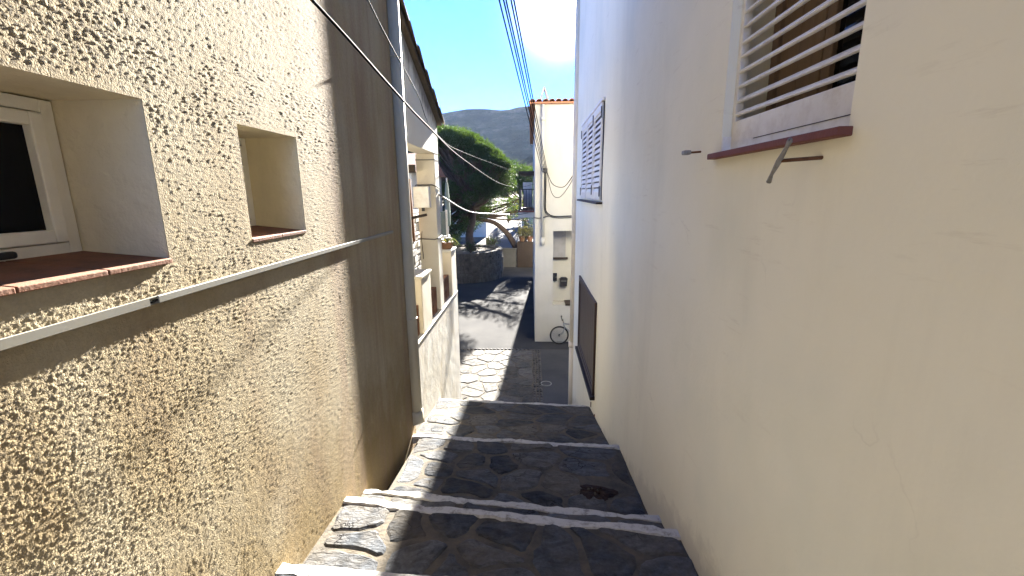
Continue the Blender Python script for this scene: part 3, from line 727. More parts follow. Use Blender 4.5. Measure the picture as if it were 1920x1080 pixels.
# meter box, clamps on the column
mb = thing('meter_box', (XC-0.2, 7.06, -0.22), 'cream meter box fixed to the porch column', 'meter box')
MB().box((XC-0.335, 6.99, -0.225), (XC-0.085, 7.118, 0.10)).build('cabinet', 'white_paint', mb, bevel=0.012)
box('cable_gland', (XC-0.22, 7.03, -0.28), (XC-0.18, 7.08, -0.226), 'black_metal', mb)
cb = thing('column_cable', (XC, 7.1, 0.1), 'thin dark cable strapped round the porch column above the meter box', 'cable')
MB().tube([(XC-0.34, 7.10, 0.07), (XC-0.31, 7.10, 0.125), (XC-0.05, 7.105, 0.125), (XC+0.008, 7.11, 0.10), (XC+0.008, 7.43, 0.06)], 0.007, 6).build('strap', 'black_cable', cb, True)
cb2 = thing('column_strap', (XC, 7.1, -0.8), 'pale wire strapped low round the porch column', 'cable')
MB().tube([(XC-0.32, 7.11, -0.72), (XC-0.05, 7.105, -0.735), (XC+0.008, 7.11, -0.72), (XC+0.008, 7.43, -0.70)], 0.009, 6).build('strap', 'pale_cable', cb2, True)
MB().tube([(XC-0.25, 7.10, -0.60), (XC-0.26, 7.08, -0.72), (XC-0.245, 7.09, -1.05)], 0.006, 6).build('tail', 'black_cable', cb2, True)
sp = thing('rusty_post', (XC-0.36, 6.95, -1.0), 'rusty steel post with a cross bar beside the porch column', 'post')
MB().prism([(XC-0.42, 6.95, 0.22), (XC-0.36, 6.95, 0.22), (XC-0.33, 6.95, -0.75), (XC-0.37, 6.95, -0.75)], (0, 0.05, 0)).build('upright', 'rusty_iron', sp)
MB().tube([(XC-0.56, 6.94, -0.42), (XC-0.12, 6.94, -0.33)], 0.022, 6).build('cross_bar', 'dark_wood', sp)

# stone-clad terrace wall behind the column, stone by stone
sw = thing('stone_clad_wall', (-2.05, 7.5, -2.6), 'grey stacked stone wall on the terrace behind the column', 'wall')
box('core', (-2.5, 5.2, -2.62), (-2.05, 9.6, -0.34), 'concrete', sw)
rg = random.Random(77); z = -1.75
while z < -0.36:
    h = rg.choice((0.07, 0.09, 0.12, 0.15)); y = 6.0+rg.uniform(-.2, 0)
    while y < 8.9:
        L = rg.uniform(0.18, 0.5); q = rg.uniform(0.03, 0.075)
        if z+h < -0.30: box('stone', (-2.06, y+0.006, z+0.005), (-2.05+q, y+L-0.006, z+h-0.005), 'clad_stone', sw, bevel=0.012)
        y += L
    z += h

# garden wall with piers and brick lattice
gw = thing('garden_wall', (XC, 6.7, -3.5), 'grey plastered garden wall with piers beside the lower steps', 'wall')
m = MB(); n = 30; V = []
MB().box((XC-0.22, YE+0.001, -5.2), (XC, 8.80, -1.975)).build('wall_body', 'garden_plaster', gw, bevel=0.015)
box('coping', (XC-0.235, YE+0.03, -1.974), (XC+0.012, 8.79, -1.945), 'white_plaster', gw, bevel=0.01)
PIERS = [(5.92, 6.48, -1.10), (8.24, 8.78, -1.045)]
for y0, y1, zt_ in PIERS:
    MB().box((XC-0.225, y0, -1.95), (XC-0.004, y1, zt_-0.05)).build('pier', 'old_plaster', gw, bevel=0.015)
    box('pier_cap', (XC-0.25, y0-0.02, zt_-0.05), (XC+0.014, y1+0.02, zt_-0.015), 'white_plaster', gw, bevel=0.008)
for (y0, y1) in ((YE+0.12, 5.92), (6.48, 7.12), (7.42, 8.24)):
    nb = max(2, round((y1-y0)/0.21)); s = (y1-y0)/nb
    for r_ in range(2):
        for k in range(nb):
            z0 = -1.945+r_*0.215
            mm = MB(); a, c = y0+k*s+0.003, y0+(k+1)*s-0.003; t = 0.035; x0, x1 = XC-0.15, XC-0.065
            mm.box((x0, a, z0), (x1, a+t, z0+0.21)).box((x0, c-t, z0), (x1, c, z0+0.21)).box((x0, a+t, z0), (x1, c-t, z0+t)).box((x0, a+t, z0+0.21-t), (x1, c-t, z0+0.21))
            mm.box((x0, (a+c)/2-0.014, z0+t), (x1, (a+c)/2+0.014, z0+0.21-t)); mm.build('lattice_brick', 'lattice_brick', gw)

# ------------------------------------------------------------------ right house
rh = thing('cream_house', (3.2, 2, -2.5), 'smooth cream house lining the right side of the stairs', 'house')
YF = 9.62; ZT = 5.2
BW = (1.45, 2.38, 0.185, 1.62)   # big slatted window
UW = (6.14, 8.48, -0.12, 1.14)   # upper shutters (flat on the wall)
LW = (6.25, 8.42, -3.02, -1.575)
# wall with one opening, gently uneven
ysr = grid(-7, YF, 0.12, [BW[0], BW[1]]); zsr = grid(-5.2, ZT, 0.12, [BW[2], BW[3]])
Yr, Zr = np.meshgrid(ysr, zsr)
Hx = 0.010*vnoise(Yr*0.9, Zr*0.9, 21)+0.005*vnoise(Yr*2.7, Zr*2.7, 22)
ed = np.clip(np.hypot(np.maximum(np.maximum(BW[0]-Yr, Yr-BW[1]), 0), np.maximum(np.maximum(BW[2]-Zr, Zr-BW[3]), 0))/0.3, 0, 1)
ed *= np.clip((YF-Yr)/0.4, 0, 1)
V = np.stack([XR-Hx*ed, Yr, Zr], -1).reshape(-1, 3); n1_, n2_ = len(ysr), len(zsr)
I, J = np.meshgrid(np.arange(n1_-1), np.arange(n2_-1)); I = I.ravel(); J = J.ravel()
yc = 0.5*(ysr[I]+ysr[I+1]); zc = 0.5*(zsr[J]+zsr[J+1]); keep = ~((yc > BW[0]) & (yc < BW[1]) & (zc > BW[2]) & (zc < BW[3])); I, J = I[keep], J[keep]
Q = np.stack([J*n1_+I, (J+1)*n1_+I, (J+1)*n1_+I+1, J*n1_+I+1], -1)
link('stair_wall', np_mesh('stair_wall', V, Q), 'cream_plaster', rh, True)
m = MB()
m.add([(XR, YF, -5.2), (XR, YF, ZT), (7, YF, ZT), (7, YF, -5.2)], [(0, 1, 2, 3)])
m.add([(XR, -7, -5.2), (7, -7, -5.2), (7, -7, ZT), (XR, -7, ZT)], [(0, 1, 2, 3)])
m.add([(7, -7, -5.2), (7, YF, -5.2), (7, YF, ZT), (7, -7, ZT)], [(0, 1, 2, 3)])
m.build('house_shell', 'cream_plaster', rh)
box('roof', (XR-0.18, -7.2, ZT), (7.2, YF+0.15, ZT+0.14), 'terracotta', rh)
# big window
bw = thing('slatted_window', (XR, 1.9, BW[2])); bw.parent = rh; bw.location = Vector((XR, 1.9, BW[2]))-rh.location
D = 0.32
for P in ([(XR, BW[1], BW[2]), (XR, BW[1], BW[3]), (XR+D, BW[1], BW[3]), (XR+D, BW[1], BW[2])],
          [(XR, BW[0], BW[2]), (XR+D, BW[0], BW[2]), (XR+D, BW[0], BW[3]), (XR, BW[0], BW[3])],
          [(XR, BW[0], BW[3]), (XR+D, BW[0], BW[3]), (XR+D, BW[1], BW[3]), (XR, BW[1], BW[3])],
          [(XR, BW[0], BW[2]), (XR, BW[1], BW[2]), (XR+D, BW[1], BW[2]), (XR+D, BW[0], BW[2])]):
    MB().add(P, [(0, 1, 2, 3)]).build('reveal', 'cream_plaster', bw)
MB().box((XR-0.042, BW[0]-0.02, BW[2]-0.030), (XR+0.06, BW[1]+0.06, BW[2]-0.002)).build('sill', 'brick_red', bw, bevel=0.004)
sx0, sx1 = XR+0.045, XR+0.085
MB().box((sx0, BW[1]-0.035, BW[2]+0.004), (sx1, BW[1]-0.002, BW[3]-0.004)).build('shutter_stile', 'white_paint', bw, bevel=0.003)
MB().box((sx0, BW[0]+0.002, BW[2]+0.004), (sx1, BW[0]+0.035, BW[3]-0.004)).build('shutter_stile', 'white_paint', bw, bevel=0.003)
MB().box((sx0-0.004, BW[0]+0.036, BW[2]+0.004), (sx1, BW[1]-0.036, BW[2]+0.142)).build('bottom_rail', 'white_paint', bw, bevel=0.004)
MB().box((sx0-0.006, BW[0]+0.02, BW[2]+0.040), (sx0-0.0045, BW[1]-0.25, BW[2]+0.043)).build('rail_crack', 'dark_wood', bw)
MB().box((XR+0.002, BW[1]-0.012, BW[2]+0.002), (XR+0.075, BW[1]+0.002, BW[2]+0.075)).build('corner_block', 'white_paint', bw, bevel=0.004)
# slat: rounded blade, shared mesh
yl = BW[1]-BW[0]-0.07
sm = MB(); n = 10; prof = [(0.024*math.cos(2*math.pi*k/n), 0.0105*math.sin(2*math.pi*k/n)) for k in range(n)]
ca, sa = math.cos(R(28)), math.sin(R(28)); prof = [(x*ca-z*sa, x*sa+z*ca) for x, z in prof]
sm.prism([(x, 0, z) for x, z in prof], (0, yl, 0)); slat = bpy.data.meshes.new('slat'); slat.from_pydata(sm.v, [], sm.f); slat.update(); slat.materials.append(M['white_paint'])
for k in range(20):
    o = link('slat', slat, None, bw, loc=((sx0+sx1)/2, BW[0]+0.035, BW[2]+0.178+0.0655*k)); o.rotation_euler[0] = rg.uniform(-.004, .004); o.rotation_euler[1] = rg.uniform(-.06, .06)
# inner window behind the slats
xi = XR+0.20
m = MB(); ym = 1.97
for a, c in ((BW[0]+.002, ym-0.004), (ym+0.004, BW[1]-.002)):
    q = MB(); q.box((xi, a, BW[2]), (xi+.05, a+.055, BW[3])).box((xi, c-.055, BW[2]), (xi+.05, c, BW[3])).box((xi, a+.055, BW[2]), (xi+.05, c-.055, BW[2]+.08)).box((xi, a+.055, BW[3]-.06), (xi+.05, c-.055, BW[3]))
    q.build('casement', 'curtain', bw, bevel=0.004)
box('pane', (xi+.02, BW[0]+.05, BW[2]+.07), (xi+.026, ym-.05, BW[3]-.05), 'glass_dark', bw)
box('inner_shutter', (xi+.02, ym+.05, BW[2]+.07), (xi+.03, 2.17, BW[3]-.05), 'curtain', bw)
box('inner_shutter', (xi+.02, 2.174, BW[2]+.07), (xi+.03, BW[1]-.05, BW[3]-.05), 'curtain', bw)
# upper louvred shutters
us = thing('louvred_shutters', (XR, 7.3, UW[2])); us.parent = rh; us.location = Vector((XR, 7.3, UW[2]))-rh.location
LE = [(7.72, 8.46), (6.97, 7.68), (6.18, 6.93)]
box('backing', (XR-0.004, UW[0], UW[2]), (XR-0.001, UW[1], UW[3]), 'black_metal', us)
box('head_frame', (XR-0.040, UW[0]-0.03, UW[3]+.004), (XR-0.001, UW[1]+0.04, UW[3]+0.04), 'white_paint', us, 0.004)
box('sill', (XR-0.085, UW[0]-0.06, UW[2]-0.05), (XR-0.001, UW[1]+0.12, UW[2]-0.022), 'dark_wood', us, 0.004)
for li, (a, c) in enumerate(LE):
    lf = box('leaf_frame', (XR-0.045, a, UW[2]), (XR-0.006, a+0.055, UW[3]), 'white_paint', us)
    bpy.data.objects.remove(lf)
    q = MB(); x0, x1 = XR-0.032, XR-0.006
    q.box((x0, a, UW[2]), (x1, a+.06, UW[3]-.004)).box((x0, c-.06, UW[2]), (x1, c, UW[3]-.004)).box((x0, a+.06, UW[2]), (x1, c-.06, UW[2]+.10)).box((x0, a+.06, UW[3]-.10), (x1, c-.06, UW[3]-.004))
    lf = q.build('leaf_frame', 'white_paint', us, bevel=0.004)
    L = c-a-.12; sm = MB(); t = R(48)
    pr = [(-0.036, -0.005), (0.036, -0.005), (0.036, 0.005), (-0.036, 0.005)]; pr = [(x*math.cos(t)-z*math.sin(t), x*math.sin(t)+z*math.cos(t)) for x, z in pr]
    sm.prism([(x*0.45, 0, z) for x, z in pr], (0, L, 0)); lm = bpy.data.meshes.new('louvre'); lm.from_pydata(sm.v, [], sm.f); lm.update(); lm.materials.append(M['white_paint'])
    for k in range(14): link('louvre', lm, None, lf, loc=(XR-0.021, a+.06, UW[2]+.128+k*0.0772))
for y, z in ((8.47, -0.02), (8.47, 0.98), (6.16, -0.02), (6.16, 0.99), (6.95, 0.0), (6.95, 1.0)):
    MB().box((XR-0.044, y-.012, z-.05), (XR-0.033, y+.012, z+.09)).build('hinge', 'black_metal', us)
# lower brown window
lw = thing('brown_window', (XR, 7.3, LW[2])); lw.parent = rh; lw.location = Vector((XR, 7.3, LW[2]))-rh.location
def yframe(x0, x1, a0, a1, b0, b1, wd):
    q = MB(); q.box((x0, a0, b0), (x1, a0+wd, b1)).box((x0, a1-wd, b0), (x1, a1, b1)).box((x0, a0+wd, b0), (x1, a1-wd, b0+wd)).box((x0, a0+wd, b1-wd), (x1, a1-wd, b1)); return q
yframe(XR-0.035, XR-0.001, LW[0], LW[1], LW[2], LW[3], 0.085).build('outer_frame', 'brown_wood', lw, bevel=0.008)
yframe(XR-0.022, XR-0.001, LW[0]+.088, LW[1]-.088, LW[2]+.088, LW[3]-.088, 0.05).build('inner_frame', 'brown_wood', lw, bevel=0.005)
nb = 9; a0, a1 = LW[0]+.14, LW[1]-.14
for k in range(nb):
    box('plank', (XR-0.014, a0+(a1-a0)*k/nb+.002, LW[2]+.14), (XR-0.001, a0+(a1-a0)*(k+1)/nb-.002, LW[3]-.14), 'brown_wood', lw, 0.003)
box('sill', (XR-0.075, LW[0]-.05, LW[2]-.06), (XR-0.001, LW[1]+.05, LW[2]-.003), 'dark_wood', lw, 0.006)
# corner downpipe of the cream house
px, py_ = XR-0.02, YF+0.02
dp = thing('downpipe', (px, py_, -5.2)); dp.parent = rh; dp.location = Vector((px, py_, -5.2))-rh.location
tubeo('pipe', [(px, py_, -3.40), (px, py_, ZT)], 0.060, 'pipe_cream', dp, 18)
tubeo('lower_pipe', [(px, py_, -5.19), (px, py_, -3.38)], 0.070, 'pipe_cream', dp, 18)
MB().tube([(px, py_, -3.46), (px, py_, -3.34)], 0.084, 18).build('collar', 'pipe_cream', dp, True)
for z in (-0.55, 1.9): MB().ring((px, py_, z), (0, 0, 1), 0.062, 0.006, 20).build('clip', 'pipe_cream', dp, True)
for y in (6.15, 6.55): box('wall_bolt', (XR-0.012, y-.012, -3.36), (XR-0.001, y+.012, -3.28), 'rusty_iron', rh)
# shutter holdbacks
hb = thing('shutter_dog', (XR, 1.66, 0.10), 'rusty iron shutter catch with long tail under the big slatted window', 'shutter catch')
MB().tube([(XR+0.02, 1.545, 0.102), (XR-0.05, 1.60, 0.099), (XR-0.092, 1.635, 0.097)], 0.0065, 8).build('pin', 'rusty_iron', hb, True)
m = MB(); c0 = Vector((XR-0.095, 1.638, 0.097))
m.tube([c0+Vector((-0.004, -0.060, 0.060)), c0+Vector((0, -0.036, 0.040)), c0+Vector((0, 0, 0)), c0+Vector((0.0, 0.040, -0.045)), c0+Vector((0.004, 0.062, -0.070))], [0.009, 0.006, 0.010, 0.006, 0.009], 10)
m.build('tail', 'galvanised', hb, True)
MB().ring(c0+Vector((-0.004, -0.060, 0.060)), (1, 0, 0), 0.008, 0.004, 12).build('curl', 'galvanised', hb, True)
hk = thing('shutter_hook', (XR, 2.7, 0.21), 'short galvanised wall hook left of the red sill', 'hook')
MB().tube([(XR+0.02, 2.62, 0.212), (XR-0.045, 2.69, 0.212)], 0.006, 8).build('pin', 'rusty_iron', hk, True)
MB().box((XR-0.085, 2.665, 0.200), (XR-0.045, 2.72, 0.224)).build('plate', 'galvanised', hk, bevel=0.006)

# ------------------------------------------------------------------ far house across the road
fh = thing('far_house', (1.5, 18, ZR), 'pale cream two storey house with tiled eaves beyond the stairs', 'house')
FX, FY, FZ = 0.14, 15.0, 2.72
RC = (0.76, 1.95, -3.86, -1.29)   # recess: x0,x1,z0,z1
m = MB()
def wallxz(m, y, rects):
    for (x0, x1, z0, z1) in rects: m.add([(x0, y, z0), (x1, y, z0), (x1, y, z1), (x0, y, z1)], [(0, 1, 2, 3)])
wallxz(m, FY, [(FX, RC[0], ZR-.05, FZ), (RC[0], RC[1], RC[3], FZ), (RC[0], RC[1], ZR-.05, RC[2]), (RC[1], 7, ZR-.05, FZ)])
m.add([(FX, FY, ZR-.05), (FX, FY, FZ), (FX, 27, FZ), (FX, 27, ZR-.05)], [(0, 1, 2, 3)])
m.add([(FX, 27, ZR-.05), (FX, 27, FZ), (7, 27, FZ), (7, 27, ZR-.05)], [(0, 1, 2, 3)])
m.add([(7, FY, ZR-.05), (7, 27, ZR-.05), (7, 27, FZ), (7, FY, FZ)], [(0, 1, 2, 3)])
m.build('wall', 'white_plaster', fh)
m = MB(); yb = FY+0.55
m.add([(RC[0], yb, RC[2]), (RC[1], yb, RC[2]), (RC[1], yb, RC[3]), (RC[0], yb, RC[3])], [(0, 1, 2, 3)])
m.add([(RC[0], FY, RC[2]), (RC[0], yb, RC[2]), (RC[0], yb, RC[3]), (RC[0], FY, RC[3])], [(0, 1, 2, 3)])
m.add([(RC[1], FY, RC[2]), (RC[1], FY, RC[3]), (RC[1], yb, RC[3]), (RC[1], yb, RC[2])], [(0, 1, 2, 3)])
m.add([(RC[0], FY, RC[3]), (RC[0], yb, RC[3]), (RC[1], yb, RC[3]), (RC[1], FY, RC[3])], [(0, 1, 2, 3)])
m.add([(RC[0], FY, RC[2]), (RC[1], FY, RC[2]), (RC[1], yb, RC[2]), (RC[0], yb, RC[2])], [(0, 1, 2, 3)])
m.build('porch_recess', 'white_plaster', fh)
wnn = MB().box((RC[0]+.02, yb-.05, -2.25), (1.22, yb-.001, -1.32)).build('window', 'grey_door', fh)
box('frame', (RC[0]+.01, yb-.07, -2.33), (1.30, yb-.003, -2.252), 'dark_wood', wnn)
box('doorstep', (1.2, FY-.02, RC[2]-.02), (1.9, yb, RC[2]+.05), 'dark_wood', fh)
# eaves, gutter board and tiles
box('eaves', (-0.03, FY-0.14, FZ), (7.1, 27.0, FZ+0.05), 'terracotta', fh)
TM2 = tile_mesh(0.5, 0.10, 0.085, 0.018); TM2.materials.append(M['terracotta'])
for k in range(14):
    o = link('roof_tile', TM2, None, fh, True, loc=(0.06+k*0.205, FY-0.18+rg.uniform(-.02, .02), FZ+0.055)); o.rotation_euler = (R(4), 0, rg.uniform(-.04, .04))
for k in range(26):
    o = link('roof_tile', TM2, None, fh, True, loc=(0.06, FY+0.1+k*0.45, FZ+0.06)); o.rotation_euler = (rg.uniform(-.03, .03), R(-4), rg.uniform(-.05, .05))
m = MB()
for k in range(32):
    x = 0.265+k*0.205; n = 6
    V = [(x+0.10*math.cos(math.pi*q/n), yy, FZ+0.08+0.08*math.sin(math.pi*q/n)+(yy-FY)*0.05) for yy in (FY+.25, 27) for q in range(n+1)]
    m.add(V, [(q, q+1, n+2+q, n+1+q) for q in range(n)])
o = m.build('tile_rows', 'terracotta', fh); o['kind'] = 'stuff'
# chimney cap of two leaning slabs
ch = MB()
ch.prism([(0.27, 16.0, 2.95), (0.33, 16.0, 2.95), (0.475, 16.0, 3.42), (0.445, 16.0, 3.46)], (0, 0.35, 0)); ch.build('chimney_slab', 'white_plaster', fh)
MB().prism([(0.60, 16.0, 2.95), (0.66, 16.0, 2.95), (0.482, 16.0, 3.46), (0.452, 16.0, 3.43)], (0, 0.35, 0)).build('chimney_slab', 'white_plaster', fh)
box('chimney_base', (0.24, 15.98, 2.74), (0.69, 16.4, 2.95), 'white_plaster', fh)
# drainpipe on the facade
pxx = 0.40
fp = tubeo('drainpipe', [(pxx, FY-.08, FZ-.02), (pxx, FY-.08, 2.1), (pxx-.0, FY-.055, 1.95), (pxx, FY-.055, -1.72)], 0.055, 'white_plaster', fh, 12)
MB().tube([(pxx, FY-.08, 2.34), (pxx, FY-.08, 2.2)], 0.075, 12).build('collar', 'white_plaster', fp, True)
MB().tube([(pxx, FY-.055, -1.5), (pxx, FY-.055, -1.75)], 0.07, 12).build('collar', 'white_plaster', fp, True)
# balcony on the road side
bl = thing('balcony', (-0.2, 19, -0.8)); bl.parent = fh; bl.location = Vector((-0.2, 19, -0.8))-fh.location
box('slab', (-0.48, 17.6, -0.98), (FX-.001, 21.5, -0.78), 'white_plaster', bl)
box('tile_edge', (-0.50, 17.58, -0.778), (FX-.001, 21.5, -0.72), 'brick_red', bl)
box('railing_panel', (-0.45, 17.66, -0.70), (-0.42, 21.4, 0.10), 'black_metal', bl)
for k in range(5): box('railing_bar', (-0.40+k*0.11, 17.64, -0.70), (-0.38+k*0.11, 17.67, 0.08), 'black_metal', bl)
box('handrail', (-0.46, 17.62, 0.08), (FX-.002, 17.69, 0.12), 'black_metal', bl)
box('door', (-0.36, 21.38, -0.70), (0.08, 21.44, 0.45), 'white_paint', bl)
box('awning', (-0.48, 17.9, 0.72), (FX-.001, 21.5, 0.80), 'dark_wood', bl)
# dark gate and wall beyond the far house
gt = thing('planked_gate', (-0.3, 30, ZR), 'dark planked gate at the bend of the road', 'gate')
box('backing', (-0.95, 30.97, ZR), (1.2, 31.02, -3.4), 'dark_wood', gt)
for k in range(10): box('plank', (-0.95+k*0.21, 30.9, ZR), (-0.95+k*0.21+.20, 30.96, -3.35-0.02*(k % 3)), 'dark_wood', gt)
for i, (x, c_) in enumerate(((-0.62, 'pot_clay'), (-0.05, 'pot_clay'))):
    fpz = thing('flower_pot', (x, 30.93, -3.35), ['orange clay pot with a pale shrub on the dark gate', 'clay pot with a shrub half hidden by the far house'][i], 'flower pot')
    MB().tube([(x, 30.93, -3.36), (x, 30.93, -3.0)], [0.16, 0.24], 12).build('pot', c_, fpz)
    mm = MB(); rg2 = random.Random(90+i)
    for q in range(160):
        c = Vector((x+rg2.gauss(0, .22), 30.93+rg2.gauss(0, .2), -2.72+rg2.gauss(0, .22))); d = Vector((rg2.uniform(-1, 1), rg2.uniform(-1, 1), rg2.uniform(-.4, 1))).normalized()*0.11; e = d.orthogonal().normalized()*0.05
        mm.add([c-d, c+e, c+d, c-e], [(0, 1, 2, 3)])
    mm.build('foliage', 'dry_leaves', fpz)

# mailboxes in the recess
for i, (x0, x1, z0, z1, lab) in enumerate(((0.77, 0.93, -3.10, -2.82, 'dark square meter hatch at the edge of the porch recess'), (1.03, 1.30, -3.29, -2.98, 'black mailbox with pitched lid in the porch recess'))):
    mbx = thing('mailbox' if i else 'meter_hatch', ((x0+x1)/2, yb-.06, z0), lab, 'mailbox' if i else 'meter hatch')
    if i:
        MB().prism([(x0+.015, yb-.13, z0), (x1-.015, yb-.13, z0), (x1, yb-.13, z1-.05), (x0, yb-.13, z1-.05)], (0, .128, 0)).build('body', 'black_metal', mbx, bevel=.006)
        MB().prism([(x0-.02, yb-.15, z1-.048), (x1+.02, yb-.15, z1-.048), (x1-.05, yb-.15, z1+.02), (x0+.05, yb-.15, z1+.02)], (0, .148, 0)).build('lid', 'black_metal', mbx, bevel=.004)
        box('slot', (x0+.04, yb-.134, z1-.12), (x1-.04, yb-.131, z1-.10), 'galvanised', mbx)
    else:
        MB().box((x0, yb-.06, z0), (x1, yb-.002, z1)).build('door', 'black_metal', mbx, bevel=.004)
        box('latch', (x0+.12, yb-.066, z0+.12), (x0+.14, yb-.061, z0+.16), 'galvanised', mbx)

# ------------------------------------------------------------------ bicycle leaning at the far house
bk = thing('bicycle', (1.35, 14.72, ZR), 'silver mountain bicycle leaning on the pale house behind the downpipe', 'bicycle')
wr = 0.325; wy = 14.72; fx_, rx_ = 0.985, 2.03; wz = ZR+wr+0.01
for x in (fx_, rx_):
    whl = MB().ring((x, wy, wz), (0, 1, 0), wr-0.02, 0.024, 40, 8).build('tyre', 'rubber', bk, True)
    MB().ring((x, wy, wz), (0, 1, 0), wr-0.05, 0.011, 40, 6).build('rim', 'galvanised', whl, True)
    q = MB()
    for k in range(20):
        t = 2*math.pi*k/20; q.tube([(x, wy+.02*(-1)**k, wz), (x+math.cos(t)*(wr-.05), wy, wz+math.sin(t)*(wr-.05))], 0.0022, 4)
    q.build('spokes', 'galvanised', whl)
    MB().tube([(x, wy-.05, wz), (x, wy+.05, wz)], 0.03, 10).build('hub', 'black_metal', whl, True)
hd0, hd1 = Vector((1.155, wy, ZR+.62)), Vector((1.115, wy, ZR+.80+.02)); bbk = Vector((1.58, wy, ZR+.30)); st_ = Vector((1.72, wy, ZR+.80)); rr_ = Vector((rx_, wy, wz))
for nm, a, c, r_ in (('head_tube', Vector((1.16, wy, ZR+.60)), Vector((1.12, wy, ZR+.78)), .022), ('top_tube', Vector((1.13, wy, ZR+.75)), Vector((1.69, wy, ZR+.70)), .017), ('down_tube', Vector((1.155, wy, ZR+.63)), bbk, .021), ('seat_tube', bbk, st_, .017)):
    tubeo(nm, [a, c], r_, 'bike_frame', bk, 10)
for s in (-.05, .05):
    tubeo('chain_stay', [bbk+Vector((0, s*.6, 0)), rr_+Vector((0, s, 0))], .010, 'bike_frame', bk); tubeo('seat_stay', [Vector((1.69, wy+s*.4, ZR+.70)), rr_+Vector((0, s, 0))], .009, 'bike_frame', bk)
    tubeo('fork_blade', [Vector((1.165, wy+s, ZR+.60)), Vector((1.11, wy+s, ZR+.42)), Vector((fx_, wy+s, wz))], .013, 'bike_frame', bk)
    MB().tube([bbk+Vector((0, s*1.4, 0)), bbk+Vector((.12*(1 if s > 0 else -1), s*1.6, -.12))], .011, 6).build('crank', 'black_metal', bk)
    cpt = bbk+Vector((.12*(1 if s > 0 else -1), s*2, -.12)); box('pedal', cpt-Vector((.045, .035, .01)), cpt+Vector((.045, .035, .01)), 'black_metal', bk)
tubeo('stem', [Vector((1.12, wy, ZR+.78)), Vector((1.10, wy, ZR+.90)), Vector((1.06, wy, ZR+.92))], .014, 'black_metal', bk)
tubeo('handlebar', [(1.08, wy-.30, ZR+.95), (1.06, wy-.12, ZR+.935), (1.06, wy+.12, ZR+.935), (1.08, wy+.27, ZR+.95)], .013, 'black_metal', bk)
for s in (-1, 1): MB().tube([(1.075, wy-.015+s*.285, ZR+.949), (1.062, wy-.015+s*.18, ZR+.94)], .020, 8).build('grip', 'rubber', bk, True)
MB().ring(bbk+Vector((0, .04, 0)), (0, 1, 0), .085, .008, 24).build('chainring', 'black_metal', bk)
MB().prism([(1.58, wy-.03, ZR+.86), (1.58, wy+.03, ZR+.86), (1.76, wy+.075, ZR+.88), (1.86, wy+.07, ZR+.885), (1.86, wy-.07, ZR+.885), (1.76, wy-.075, ZR+.88)], (0, 0, .045)).build('saddle', 'rubber', bk, bevel=.015)
tubeo('seat_post', [st_-Vector((0, 0, .05)), Vector((1.735, wy, ZR+.87))], .013, 'galvanised', bk)

# ------------------------------------------------------------------ cables
anchor = Vector((0.475, FY-.14, 0.68))
ins = thing('wire_bracket', anchor, 'dark cable bracket on the corner of the far house', 'bracket')
MB().box(anchor+Vector((-.07, -.02, -.07)), anchor+Vector((.07, .10, .07))).build('plate', 'black_metal', ins, bevel=.015)
tops = [(-0.367, 2.289), (-0.315, 2.29), (-0.285, 2.287), (-0.225, 2.286), (-0.191, 2.284)]
wl = ['leftmost of the five overhead wires crossing the sky', 'second overhead wire from the left crossing the sky', 'middle one of the five overhead wires in the sky', 'second overhead wire from the right crossing the sky', 'rightmost of the five overhead wires crossing the sky']
for i, (x, z) in enumerate(tops):
    e = Vector((x, 6.0, z)); a = anchor+Vector((-.10+.035*i, .02, -.04*(i == 0)+.02*i)); far = a+(e-a)*(19/9.0)
    tag(tubeo('overhead_wire', sag(far, a, 0.05, 12), 0.0105, 'black_cable', None, 6), wl[i], 'cable', 'overhead wires to the far house')
def wire(name, pts, r, mat, lab, group=None): tag(tubeo(name, pts, r, mat, None, 6), lab, 'cable', group)
def smoothpts(P, n=6):
    P = [Vector(p) for p in P]; Q = [P[0]*2-P[1]]+P+[P[-1]*2-P[-2]]; out = []
    for i in range(1, len(Q)-2):
        for k in range(n):
            t = k/n; a, b1, c, d = Q[i-1], Q[i], Q[i+1], Q[i+2]
            out.append(0.5*((2*b1)+(c-a)*t+(2*a-5*b1+4*c-d)*t*t+(3*b1-a-3*c+d)*t**3))
    return out+[P[-1]]
wire('drop_cable', smoothpts([(-1.37, -2.5, 1.2), (-0.80, 0.3, 0.80), (-0.765, 1.7, 0.666), (-0.78, 2.6, 0.585), (-0.807, 3.6, 0.515), (-0.80, 5.5, 0.384), (-0.645, 10, 0.179), (-0.30, 14.2, 0.155), (0.13, 17, 0.29)]), 0.0065, 'black_cable', 'black cable sagging from the stucco house across to the balcony')
wire('thin_cable', smoothpts([(-1.37, -2.0, 2.9), (-0.86, 1.2, 1.55), (-0.866, 2.6, 1.01), (-0.95, 3.9, 0.831), (-1.098, 5.5, 0.663), (-1.45, 11, 0.88), (-1.059, 26, 1.2)]), 0.0042, 'black_cable', 'thin wire slanting past the roof verge into the pine')
wire('pale_cable', smoothpts([(XC+.01, 7.3, -0.027), (-1.35, 10, -0.42), (-1.085, 14, -0.66), (-0.5, 16.4, -0.80), (-0.1, 17.58, -0.80)]), 0.014, 'pale_cable', 'pale sagging cable from the porch column to the balcony slab')
wire('facade_cable', smoothpts([anchor+Vector((.02, .06, -.05)), (0.50, FY-.03, 0.2), (0.49, FY-.03, -.45), (0.55, FY-.03, -.68), (0.80, FY-.03, -.80), (1.36, FY-.03, -.79)]), 0.016, 'black_cable', 'thick black cable running down the far house then sideways')
wire('facade_cable', smoothpts([anchor+Vector((-.02, .05, -.05)), (0.455, FY-.12, 0.1), (0.45, FY-.12, -.5), (0.55, FY-.04, -.74), (0.85, FY-.03, -.85), (1.36, FY-.03, -.84)]), 0.012, 'black_cable', 'thinner cable just left of the thick one on the far house')
